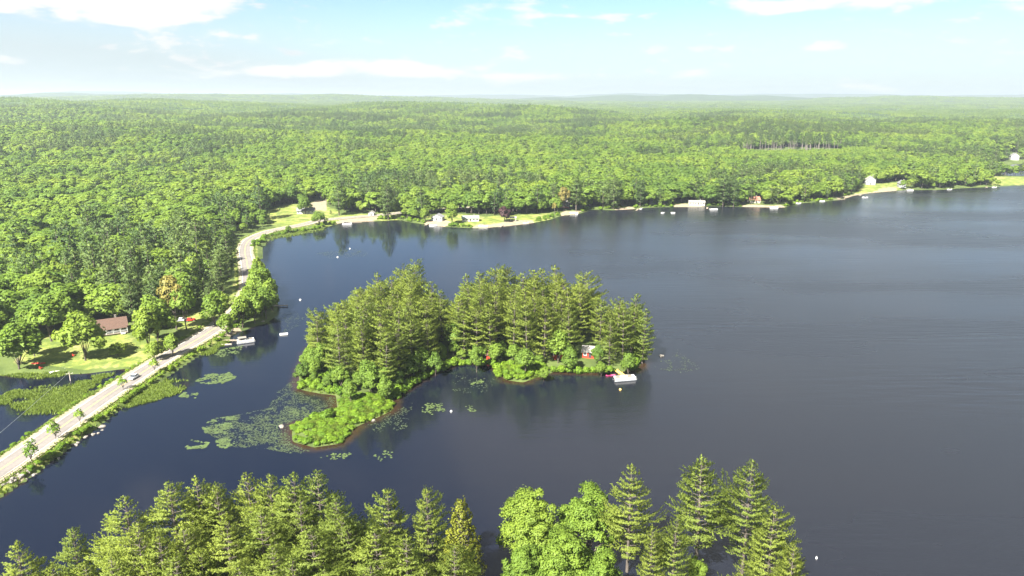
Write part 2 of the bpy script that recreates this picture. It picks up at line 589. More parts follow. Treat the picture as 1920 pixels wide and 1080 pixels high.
def empty(name, loc, rz=0.0, sc=1.0):
    o = bpy.data.objects.new(name, None)
    o.empty_display_size = 0.5
    COL.objects.link(o)
    o.location = loc
    o.rotation_euler = (0, 0, rz)
    o.scale = (sc, sc, sc)
    return o


def np_mesh(name, V, Fc, mats, attrs=None, smooth=False, normals=None):
    me = bpy.data.meshes.new(name)
    V = np.asarray(V, np.float32)
    Fc = np.array(Fc, np.int32)
    if normals is not None:       # every leaf turns its face to the open side of the crown
        q = V[Fc]
        gn = np.cross(q[:, 2] - q[:, 0], q[:, 3] - q[:, 1])
        flip = (gn * np.asarray(normals)[Fc[:, 0]]).sum(1) < 0
        Fc[flip] = Fc[flip][:, ::-1]
    k = Fc.shape[1]
    me.vertices.add(len(V))
    me.vertices.foreach_set('co', V.ravel())
    me.loops.add(Fc.size)
    me.loops.foreach_set('vertex_index', Fc.ravel())
    me.polygons.add(len(Fc))
    me.polygons.foreach_set('loop_start', np.arange(0, Fc.size, k, dtype=np.int32))
    me.polygons.foreach_set('loop_total', np.full(len(Fc), k, np.int32))
    if smooth:
        me.polygons.foreach_set('use_smooth', np.ones(len(Fc), bool))
    for nm, (ty, arr) in (attrs or {}).items():
        a = me.attributes.new(nm, ty, 'POINT')
        if ty == 'FLOAT':
            a.data.foreach_set('value', np.asarray(arr, np.float32).ravel())
        else:
            a.data.foreach_set('color', np.asarray(arr, np.float32).ravel())
    me.update(calc_edges=True)
    for mt in (mats if isinstance(mats, (list, tuple)) else [mats]):
        me.materials.append(mt)
    if normals is not None:
        me.polygons.foreach_set('use_smooth', np.ones(len(me.polygons), bool))
        me.normals_split_custom_set_from_vertices(np.asarray(normals, float).tolist())
        NORMALS[me.name] = np.asarray(normals)
    return me


NORMALS = {}


class MB:
    """collects simple solids into one mesh"""
    def __init__(self):
        self.v, self.f = [], []

    def add(self, vs, fs):
        o = len(self.v)
        self.v += [tuple(p) for p in vs]
        self.f += [tuple(i + o for i in f) for f in fs]
        return self

    def box(self, c, s, rz=0.0):
        ca, sa = math.cos(rz), math.sin(rz)
        q = []
        for dz in (-1, 1):
            for dx, dy in ((-1, -1), (1, -1), (1, 1), (-1, 1)):
                x, y = dx * s[0] / 2, dy * s[1] / 2
                q.append((c[0] + x * ca - y * sa, c[1] + x * sa + y * ca, c[2] + dz * s[2] / 2))
        return self.add(q, [(3, 2, 1, 0), (4, 5, 6, 7), (0, 1, 5, 4), (1, 2, 6, 5), (2, 3, 7, 6), (3, 0, 4, 7)])

    def tube(self, path, rad, n=7):
        path = [Vector(p) for p in path]
        rad = rad if isinstance(rad, (list, tuple)) else [rad] * len(path)
        ring = []
        for i, p in enumerate(path):
            d = (path[min(i + 1, len(path) - 1)] - path[max(i - 1, 0)]).normalized()
            a = d.orthogonal().normalized() if abs(d.z) > 0.95 else d.cross(Vector((0, 0, 1))).normalized()
            b = d.cross(a)
            ring += [p + (a * math.cos(2 * math.pi * k / n) + b * math.sin(2 * math.pi * k / n)) * rad[i] for k in range(n)]
        fs = []
        for i in range(len(path) - 1):
            for k in range(n):
                fs.append((i * n + k, i * n + (k + 1) % n, (i + 1) * n + (k + 1) % n, (i + 1) * n + k))
        fs.append(tuple(range(n - 1, -1, -1)))
        fs.append(tuple((len(path) - 1) * n + k for k in range(n)))
        return self.add(ring, fs)

    def prism(self, prof, axis, a, b):
        """extrude a closed 2D profile along an axis between a and b"""
        n = len(prof)
        put = {'y': lambda p, t: (p[0], t, p[1]), 'x': lambda p, t: (t, p[0], p[1]), 'z': lambda p, t: (p[0], p[1], t)}[axis]
        q = [put(p, a) for p in prof] + [put(p, b) for p in prof]
        fs = [(i, (i + 1) % n, n + (i + 1) % n, n + i) for i in range(n)] + [tuple(range(n - 1, -1, -1)), tuple(range(n, 2 * n))]
        return self.add(q, fs)

    def mesh(self, name, mat, smooth=False, bevel=0.0):
        me = bpy.data.meshes.new(name)
        me.from_pydata(self.v, [], self.f)
        me.materials.append(mat)
        import bmesh
        bm = bmesh.new()
        bm.from_mesh(me)
        bmesh.ops.recalc_face_normals(bm, faces=bm.faces)
        if bevel:
            bmesh.ops.bevel(bm, geom=list(bm.edges), offset=bevel, segments=1, affect='EDGES', clamp_overlap=True)
        bm.to_mesh(me)
        bm.free()
        if smooth:
            for p in me.polygons:
                p.use_smooth = True
        return me

    def build(self, name, mat, parent=None, smooth=False, bevel=0.0):
        return link(name, self.mesh(name, mat, smooth, bevel), parent)


def copy_tree(o, loc, rz, sc=1.0, label=None, group=None):
    r = o.copy()
    COL.objects.link(r)
    r.location = loc
    r.rotation_euler = (0, 0, rz)
    r.scale = (sc, sc, sc) if not isinstance(sc, (tuple, list)) else sc
    tag(r, label, None, group)
    for ch in o.children:
        c = ch.copy()
        COL.objects.link(c)
        c.parent = r
        for g in ch.children:
            d = g.copy()
            COL.objects.link(d)
            d.parent = c
            for h in g.children:
                e = h.copy()
                COL.objects.link(e)
                e.parent = d
    return r


# ------------------------------------------------------------------ ground, water, haze
LAWNS = [pts(p) for p in (
    [(70, 690), (20, 688), (60, 650), (95, 632), (180, 622), (250, 622), (300, 640), (330, 640), (300, 668), (240, 690), (150, 697)],
    [(330, 625), (325, 600), (380, 592), (420, 588), (425, 605), (385, 625)],
    [(478, 418), (500, 400), (540, 388), (600, 388), (640, 400), (620, 412), (575, 421), (520, 428)],
    [(560, 436), (600, 425), (640, 405), (760, 405), (745, 414), (640, 420)],
    [(790, 420), (800, 408), (850, 405), (900, 410), (960, 408), (1040, 402), (1035, 411), (1000, 418), (900, 427), (830, 424)],
    [(1600, 368), (1620, 350), (1690, 345), (1720, 348), (1680, 358)],
    [(1850, 349), (1862, 334), (1920, 333), (2000, 333), (2000, 345)])]
SANDS = [pts(p) for p in (
    [(628, 421), (640, 411), (700, 408), (712, 410), (700, 416), (645, 418)],
    [(575, 398), (590, 380), (615, 378), (612, 400)],
    [(795, 422), (800, 415), (840, 416), (850, 422), (830, 426)],
    [(880, 429), (890, 425), (930, 422), (960, 415), (1000, 415), (1000, 419), (950, 425)],
    [(1050, 405), (1056, 398), (1090, 397), (1085, 402)],
    [(1150, 394), (1160, 391), (1185, 390), (1195, 392), (1180, 394)],
    [(1262, 389), (1268, 385), (1312, 384), (1322, 387), (1300, 389)],
    [(1390, 389), (1395, 386), (1470, 387), (1475, 390)],
    [(1595, 369), (1600, 365), (1640, 360), (1655, 354), (1680, 353), (1680, 360), (1630, 364)],
    [(1560, 376), (1570, 371), (1600, 366), (1600, 370)],
    [(1800, 296), (1800, 289), (1920, 288), (1920, 303), (1860, 303)],
    [(400, 640), (405, 618), (440, 614), (455, 622), (436, 630)],
    [(0, 915), (0, 895), (50, 862), (75, 870), (40, 905)])]


def angle_steps():
    a = list(np.linspace(-48, 48, 330))
    b = list(np.linspace(48, 312, 45))[1:-1]
    return np.radians(np.array(a + b))


def build_ground():
    rr = [8.0]
    while rr[-1] < 1150:
        rr.append(rr[-1] * (1.0085 if rr[-1] > 90 else 1.05))
    while rr[-1] < 34000:
        rr.append(rr[-1] * 1.028)
    rr = np.array(rr)
    th = angle_steps()
    nr, nt = len(rr), len(th)
    X = (rr[:, None] * np.sin(th)[None]).ravel()
    Y = (rr[:, None] * np.cos(th)[None]).ravel()
    P = np.stack([X, Y], 1)
    z, sd, rd = height(P, True)
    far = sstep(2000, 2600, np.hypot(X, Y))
    # beyond the last single crowns the canopy itself is the ground's relief
    z = z + far * (8 + 7 * vnoise(X / 60, Y / 60) + 4 * vnoise(X / 25, Y / 25)) * sstep(9000, 5500, np.hypot(X, Y)) + sstep(5500, 9000, np.hypot(X, Y)) * 12
    cover = np.zeros((len(P), 4))
    cover[:, 3] = 1
    near = np.hypot(X, Y) < 1400
    for poly in LAWNS:
        cover[near, 0] = np.maximum(cover[near, 0], sstep(-2, 3, sdist(P[near], poly)))
    for poly in SANDS:
        cover[near, 1] = np.maximum(cover[near, 1], sstep(-1.5, 1.5, sdist(P[near], poly)))
    cover[:, 0] = np.maximum(cover[:, 0], sstep(9, 7, rd))
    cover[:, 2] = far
    i = np.arange(nr - 1)[:, None] * nt
    j = np.arange(nt)[None]
    a = (i + j).ravel()
    b = (i + (j + 1) % nt).ravel()
    Fc = np.stack([a, b, b + nt, a + nt], 1)[:, ::-1]
    me = np_mesh('ground', np.stack([X, Y, z], 1), Fc, M['ground'], {'cover': ('FLOAT_COLOR', cover)}, True)
    o = link('ground', me)
    tag(o, 'wooded ground rolling away from the lake to the horizon', None, None, 'structure')
    # water, one sheet
    rr = [4.0]
    while rr[-1] < 1150:
        rr.append(rr[-1] * (1.02 if rr[-1] > 90 else 1.12))
    rr += [1400, 1900, 2600]
    rr = np.array(rr)
    th = th[::2]
    nr, nt = len(rr), len(th)
    X = (rr[:, None] * np.sin(th)[None]).ravel()
    Y = (rr[:, None] * np.cos(th)[None]).ravel()
    P = np.stack([X, Y], 1)
    sd, rd = land_sd(P)
    isl = sdist(P, ISLAND)
    sh = np.maximum(sstep(-6.5, -0.5, isl) * 0.85, sstep(-4, 0, sd) * 0.6)
    LEE = pts([(-200, 1000), (-100, 690), (240, 690), (420, 640), (520, 590), (490, 480), (560, 440), (760, 430), (900, 470), (820, 560), (580, 650),
               (560, 800), (740, 760), (900, 690), (1000, 760), (880, 850), (860, 900), (1000, 1000), (1050, 1200), (200, 1300), (-300, 1200)])
    calm = sstep(-90, 60, sdist(P, LEE))
    i = np.arange(nr - 1)[:, None] * nt
    j = np.arange(nt)[None]
    a = (i + j).ravel()
    b = (i + (j + 1) % nt).ravel()
    Fc = np.stack([a, b, b + nt, a + nt], 1)[:, ::-1]
    me = np_mesh('lake', np.stack([X, Y, 0 * X], 1), Fc, M['water'], {'shallow': ('FLOAT', sh), 'calm': ('FLOAT', calm)}, True)
    tag(link('lake', me), 'dark lake water, calm by the causeway and rippled in the open', None, None, 'structure')


build_ground()


def ribbon(name, mat, lo, hi, z, line=ROAD, kind='structure', label=None, dash=None):
    T = np.gradient(line, axis=0)
    T /= np.linalg.norm(T, axis=1)[:, None]
    N = np.stack([T[:, 1], -T[:, 0]], 1)
    steps = np.linspace(lo, hi, 5)
    V, ac = [], []
    for p, n in zip(line, N):
        for s in steps:
            V.append((*(p + n * s), z))
            ac.append(2 * (s - lo) / (hi - lo) - 1)
    k = len(steps)
    Fc = [(i * k + j, i * k + j + 1, (i + 1) * k + j + 1, (i + 1) * k + j) for i in range(len(line) - 1) for j in range(k - 1)]
    me = np_mesh(name, V, Fc, mat, {'across': ('FLOAT', ac)})
    o = link(name, me)
    tag(o, label, None, None, kind)
    return o


ribbon('road_shoulder', M['shoulder'], -5.6, 5.6, ROAD_Z - 0.02, label='pale sandy shoulder on both sides of the road')
ribbon('road', M['asphalt'], -3.7, 3.7, ROAD_Z, label='sun bleached two lane road along the causeway')
for s in (-3.45, 3.45):
    ribbon('road_marking', M['paint_white'], s - 0.06, s + 0.06, ROAD_Z + 0.005, label='faded white edge line of the road')
for s in (-0.14, 0.14):
    ribbon('road_marking', M['paint_yellow'], s - 0.06, s + 0.06, ROAD_Z + 0.005, label='faded yellow centre line of the road')
DRIVE = smooth_line(np.array([[at(u, v, 2).x, at(u, v, 2).y] for u, v in [(405, 612), (385, 604), (360, 600), (335, 604)]]))


def build_haze():
    m, t, out = material('haze')
    pv = t.n('ShaderNodeVolumePrincipled')
    pv.inputs['Color'].default_value = (0.78, 0.88, 0.96, 1)
    pv.inputs['Density'].default_value = HAZE
    pv.inputs['Anisotropy'].default_value = 0.42
    t.t.links.new(pv.outputs[0], out.inputs['Volume'])
    mb = MB().box((0, 0, 100), (76000, 76000, 208))
    tag(mb.build('haze', m), 'thin summer haze over lake and forest', None, None, 'stuff')


build_haze()


# ------------------------------------------------------------------ tree shapes
def unit(a):
    return a / np.maximum(np.linalg.norm(a, axis=1, keepdims=True), 1e-9)


def leaf_quads(P, Nn, size, g, long=1.25):
    """diamond shaped leaf sprays at P facing Nn"""
    n = len(P)
    t = unit(np.cross(Nn, g.normal(size=(n, 3))))
    b = np.cross(Nn, t)
    s = (size * g.uniform(0.6, 1.4, n))[:, None]
    bend = Nn * s * 0.18
    V = np.stack([P - t * s * long / 2 - bend, P - b * s / 2, P + t * s * long / 2 - bend, P + b * s / 2], 1).reshape(-1, 3)
    Fc = np.arange(4 * n).reshape(n, 4)
    return V, Fc


def broadleaf(seed, H=16.0, W=5.0, base=0.22, lobes=20, leaves=380, size=0.42, lim=7, bark='bark', leafmat='leaf', flat=1.0, low=-0.35, lr=(0.30, 0.46), thick=0.07, jit=0.42, soft=0.25, rough=1.0):
    g = np.random.default_rng(seed)
    cb = H * base
    hc = (H - cb) / 2
    cz = cb + hc
    C, Rl = [], []
    for i in range(lobes):
        for _ in range(30):
            d = unit(g.normal(size=(1, 3)))[0]
            if d[2] > low - 0.25:
                break
        k = 0.66 * g.uniform(0.75, 1.12)
        if i < 3:
            k = 0.25
        bul = 1 + rough * 0.22 * math.sin(2 * math.atan2(d[1], d[0]) + seed) * math.cos(2.5 * d[2] + seed * 1.7) + rough * 0.12 * math.sin(5 * math.atan2(d[1], d[0]) + 2 * seed)
        k *= bul
        c = np.array([d[0] * W * k, d[1] * W * k, cz + d[2] * hc * k])
        # eggs: narrower towards the top
        tz = (c[2] - cb) / (H - cb)
        c[:2] *= 1.12 - 0.35 * max(tz, 0)
        small = rough > 1 and i > lobes * 0.7
        if small:      # stray boughs past the main outline
            c = np.array([0, 0, cz]) + (c - np.array([0, 0, cz])) * g.uniform(1.12, 1.32)
        C.append(c)
        Rl.append(W * (g.uniform(lr[0] * 0.7, lr[0] * 1.2) if small else g.uniform(*lr)))
    P, N, T, S = [], [], [], []
    mid = np.array([0, 0, cb + hc * 0.5])
    for c, r in zip(C, Rl):
        n = int(leaves * (r / (sum(lr) / 2 * W)) ** 2)
        d = unit(g.normal(size=(n * 2, 3)))
        out = unit((c - np.array([0, 0, cz - hc * 0.3]))[None])[0]
        keep = (d @ out) > g.uniform(-0.75, 0.25, len(d))
        d = d[keep][:n]
        wob = 1 + 0.16 * np.sin(d[:, 0] * 7 + seed) * np.cos(d[:, 1] * 6 + r * 9) + g.normal(0, thick, len(d))
        p = c + d * (r * wob)[:, None] * np.array([1, 1, 0.86 * flat])
        P.append(p)
        N.append(unit(d * 0.75 + np.array([0, 0, 0.38]) + g.normal(0, jit, d.shape)))
        S.append(unit(0.75 * d + 0.75 * unit(p - mid) + np.array([0, 0, 0.15])))
        T.append(np.clip(0.5 * g.random() + 0.5 * g.random(len(d)), 0, 1))
    P, N, T, S = np.vstack(P), np.vstack(N), np.concatenate(T), np.vstack(S)
    V, Fc = leaf_quads(P, N, size, g)
    S = unit(S + g.normal(0, soft, S.shape))
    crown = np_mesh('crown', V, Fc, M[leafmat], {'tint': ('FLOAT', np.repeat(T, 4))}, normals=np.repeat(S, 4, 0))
    mb = MB()
    tr = 0.014 * H
    bx, by = g.uniform(-0.4, 0.4, 2)
    fork = Vector((bx, by, cb + hc * 0.35))
    mb.tube([(0, 0, -0.4), (bx * 0.3, by * 0.3, cb * 0.6), fork], [tr * 1.25, tr, tr * 0.75])
    for c in C[3:3 + lim]:
        e = Vector(c)
        a = Vector((bx * 0.6, by * 0.6, cb * g.uniform(0.75, 1.0)))
        mb.tube([a, a.lerp(e, 0.5) + Vector((0, 0, 0.06 * H)), e], [tr * 0.55, tr * 0.35, tr * 0.12], 5)
    trunk = mb.mesh('trunk', M[bark])
    return crown, trunk


def pine(seed, H=26.0, W=4.2, base=0.28, br=70, tufts=20, blades=6, blen=0.62, bw=0.20, leafmat='needle', bark='bark', peak=0.45, droop=0.0, top=1.0, limbs=True, loose=0.8, puff=0.05, spray=0.55, fingers=0, step=0.25):
    g = np.random.default_rng(seed)
    mb = MB()
    tr = 0.013 * H
    lean = g.uniform(-0.5, 0.5, 2)
    axis = lambda t: np.array([lean[0] * t * t, lean[1] * t * t, H * t])
    mb.tube([axis(t) - (np.array([0, 0, 0.4]) if t == 0 else 0) for t in (0, 0.3, 0.6, 0.85, 0.98)], [tr * 1.2, tr * 0.95, tr * 0.65, tr * 0.3, tr * 0.06])
    P, D, T = [], [], []
    cb = base
    ang = g.uniform(0, 6.28)
    side_bias = g.uniform(0, 6.28)
    whorls = max(6, br // 5)
    for w in range(whorls):
        for k in range(5):
            f = min(max((w + g.uniform(-loose, loose)) / whorls, 0), 0.985)
            t = cb + (1 - cb) * f
            env = min(1.0, 0.5 + f / peak) if f < peak else (1 - (f - peak) / (1 - peak)) ** (0.62 * top)
            a = ang + k * 2 * math.pi / 5 + g.uniform(-0.35, 0.35)
            L = W * max(env, 0.1) * g.choice([0.55, 0.8, 0.95, 1.05, 1.2], p=[0.12, 0.26, 0.3, 0.22, 0.1]) * g.uniform(0.9, 1.1) * (1 + 0.2 * math.cos(a - side_bias))
            if f < 0.2 and g.random() < 0.3:
                L *= 0.5
            up = 0.10 + 0.55 * f ** 2 - droop * (1 - f) + g.uniform(-0.08, 0.1)
            o = axis(t)
            dh = np.array([math.cos(a), math.sin(a), 0.0])
            sd = np.array([-math.sin(a), math.cos(a), 0.0])
            n = max(3, int(tufts * (L / W) ** 1.2 + 1))
            s = g.uniform(0.22, 1.0, n) ** 0.75
            s[0] = 1.0
            wid = 0.42 * L * np.sin(np.clip(s, 0, 1) * 2.75) ** 0.8
            lat = g.uniform(-1, 1, n) * wid
            lat[0] = 0
            curve = up * s * L + 0.10 * L * s ** 2.5
            p = o + dh * (s * L)[:, None] + sd * lat[:, None] + np.array([0, 0, 1]) * (curve + g.normal(0, puff * W + 0.03 * L, n))[:, None]
            d = dh * (0.75) + sd * (lat / max(L, 0.1) * 1.6)[:, None] + np.array([0, 0, 0.42 + 0.25 * f])
            if fingers and L > 0.7:
                P_, D_, T_ = [], [], []
                nf = max(3, int(fingers * (L / W) ** 0.7))
                tb = g.random()
                for q in range(nf):
                    sj = 0.22 + 0.78 * (q + g.uniform(0, 0.8)) / nf if q else 0.8
                    sg = 0.0 if q == 0 else (1 if q % 2 else -1)
                    fl = (0.16 + 0.34 * math.sin(min(sj, 1) * 2.6)) * L * g.uniform(0.75, 1.25)
                    fd = dh * (0.85 if sg == 0 else 0.62) + sd * sg * g.uniform(0.55, 0.95) + np.array([0, 0, 0.16 + 0.5 * sj * f + g.uniform(-0.05, 0.22)])
                    fd = fd / np.linalg.norm(fd)
                    root = o + dh * sj * L + np.array([0, 0, up * sj * L + 0.10 * L * sj ** 2.5])
                    k_ = max(2, int(fl / step))
                    tt = (np.arange(k_) + g.uniform(0.2, 1.0, k_)) / k_
                    P_.append(root + fd * (tt * fl)[:, None] + g.normal(0, 0.04, (k_, 3)) + np.array([0, 0, 0.10])[None] * (tt * fl)[:, None])
                    D_.append(np.repeat(fd[None], k_, 0))
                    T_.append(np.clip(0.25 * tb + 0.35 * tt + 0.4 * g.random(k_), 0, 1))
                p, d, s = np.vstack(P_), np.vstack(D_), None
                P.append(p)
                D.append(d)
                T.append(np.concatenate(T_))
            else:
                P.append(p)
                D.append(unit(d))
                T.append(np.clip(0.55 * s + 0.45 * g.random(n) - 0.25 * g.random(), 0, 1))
            if limbs and L > 0.8:
                e = o + dh * L * 0.8 + np.array([0, 0, up * L * 0.8 + 0.05 * L])
                mb.tube([o, (o + e) / 2 + np.array([0, 0, -0.03 * L]), e], [tr * 0.2, tr * 0.13, tr * 0.05], 4)
        ang += 0.7
    # leader
    n = max(4, tufts // 3)
    zt = g.uniform(0.93, 1.0, n)
    P.append(np.array([axis(t) for t in zt]))
    D.append(unit(np.array([0, 0, 1.0]) + g.normal(0, 0.5, (n, 3))))
    T.append(g.uniform(0.5, 1, n))
    P, D, T = np.vstack(P), np.vstack(D), np.concatenate(T)
    n = len(P)
    P, D, T = np.repeat(P, blades, 0), np.repeat(D, blades, 0), np.repeat(T, blades)
    d = unit(D + g.normal(0, spray, D.shape))
    L = (blen * g.uniform(0.65, 1.3, len(d)))[:, None]
    side = unit(np.cross(d, np.array([0, 0, 1.0])) + g.normal(0, 0.45, d.shape)) * (bw * g.uniform(0.7, 1.3, len(d)))[:, None] / 2
    st = P - d * L * 0.25
    V = np.stack([st, st + d * L * 0.55 - side, st + d * L, st + d * L * 0.55 + side], 1).reshape(-1, 3)
    Fc = np.arange(len(V)).reshape(-1, 4)
    ax = np.stack([lean[0] * (P[:, 2] / H) ** 2, lean[1] * (P[:, 2] / H) ** 2, P[:, 2]], 1)
    S = unit(unit(P - ax + 1e-4) * 0.55 + d * 0.35 + np.array([0, 0, 0.45]) + g.normal(0, 0.25, d.shape))
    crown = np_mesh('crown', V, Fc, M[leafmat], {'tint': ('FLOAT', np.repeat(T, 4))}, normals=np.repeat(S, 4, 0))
    trunk = mb.mesh('trunk', M[bark])
    return crown, trunk


def proto(crown, trunk, name):
    """an unlinked description of a tree that plant() turns into objects"""
    return (name, crown, trunk)


def plant(pr, loc, rz, sc, label, cat='tree', group=None):
    name, crown, trunk = pr
    e = empty(name, loc, rz)
    e.scale = sc if isinstance(sc, tuple) else (sc, sc, sc)
    tag(e, label, cat, group)
    c = bpy.data.objects.new('crown', crown)
    t = bpy.data.objects.new('trunk', trunk)
    for o in (c, t):
        COL.objects.link(o)
        o.parent = e
    return e


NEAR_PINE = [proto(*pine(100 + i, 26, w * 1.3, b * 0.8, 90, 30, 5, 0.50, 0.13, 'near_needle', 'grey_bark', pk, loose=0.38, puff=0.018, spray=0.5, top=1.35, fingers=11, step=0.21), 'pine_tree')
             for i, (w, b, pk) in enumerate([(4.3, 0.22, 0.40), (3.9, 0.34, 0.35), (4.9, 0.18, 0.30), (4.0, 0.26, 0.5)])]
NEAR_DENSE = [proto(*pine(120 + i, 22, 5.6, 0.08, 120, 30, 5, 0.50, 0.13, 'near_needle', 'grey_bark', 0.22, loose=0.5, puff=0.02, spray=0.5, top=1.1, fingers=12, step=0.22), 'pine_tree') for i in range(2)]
NEAR_CEDAR = proto(*pine(130, 22, 4.4, 0.05, 150, 34, 6, 0.5, 0.22, 'cedar', 'bark', 0.25), 'cedar_tree')
NEAR_BROAD = [proto(*broadleaf(140 + i, 19, 5.6, 0.08, 95, 300, 0.31, 14, lr=(0.11, 0.30), thick=0.22, jit=0.6, rough=1.9), 'broadleaf_tree') for i in range(3)]
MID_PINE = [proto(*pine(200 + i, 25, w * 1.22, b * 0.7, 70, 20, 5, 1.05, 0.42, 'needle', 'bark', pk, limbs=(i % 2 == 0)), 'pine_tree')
            for i, (w, b, pk) in enumerate([(4.0, 0.22, 0.42), (3.6, 0.30, 0.40), (4.5, 0.16, 0.32), (3.8, 0.24, 0.55), (4.2, 0.12, 0.3)])]
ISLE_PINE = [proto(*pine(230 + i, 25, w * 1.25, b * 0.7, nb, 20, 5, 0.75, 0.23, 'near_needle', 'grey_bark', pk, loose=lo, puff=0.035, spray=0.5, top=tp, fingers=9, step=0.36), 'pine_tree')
             for i, (w, b, nb, pk, lo, tp) in enumerate([(3.9, 0.18, 75, 0.42, 0.6, 1.1), (3.5, 0.26, 60, 0.40, 0.8, 0.7), (4.4, 0.12, 80, 0.34, 0.5, 1.2), (3.6, 0.30, 55, 0.62, 0.9, 0.55),
                                                         (4.2, 0.10, 80, 0.3, 0.6, 1.0), (4.7, 0.22, 65, 0.55, 0.8, 0.6), (3.2, 0.15, 70, 0.45, 0.5, 0.9)])]
MID_BROAD = [proto(*broadleaf(300 + i, 16, w, b, 42, 75, 0.72, 7, lr=(0.18, 0.36), thick=0.17, jit=0.5), 'broadleaf_tree')
             for i, (w, b) in enumerate([(5.4, 0.08), (5.0, 0.14), (5.8, 0.06), (5.2, 0.05), (4.6, 0.10)])]
SAPLING = [proto(*broadleaf(340 + i, 6.0, 1.7, 0.16, 22, 16, 0.34, 8, leafmat='shrub', lr=(0.2, 0.42), thick=0.3, jit=0.8), 'sapling') for i in range(2)]
RUST = proto(*broadleaf(350, 17, 4.6, 0.25, 18, 110, 0.75, 9, leafmat='rust_leaf', bark='grey_bark'), 'broadleaf_tree')
PLUM = proto(*broadleaf(351, 9, 4.0, 0.1, 14, 120, 0.8, 5, leafmat='plum_leaf'), 'broadleaf_tree')
BIRCH = proto(*broadleaf(352, 15, 3.4, 0.35, 16, 260, 0.42, 12, bark='white_bark'), 'birch_tree')
RED_PINE = [proto(*pine(360 + i, 27, 3.0, 0.66, 34, 10, 4, 1.1, 0.5, 'needle', 'stand_bark', 0.4, limbs=False), 'pine_tree') for i in range(3)]
SHRUB = [broadleaf(400 + i, 2.6, 2.2, 0.0, 20, 55, 0.34, 3, leafmat='shrub', low=-0.1, lr=(0.2, 0.4), thick=0.2, jit=0.6)[0] for i in range(4)]

# ------------------------------------------------------------------ trees of the near point, placed by their tops
def by_top(u, v, H, zb):
    p = at(u, v, zb + H)
    return p.x, p.y


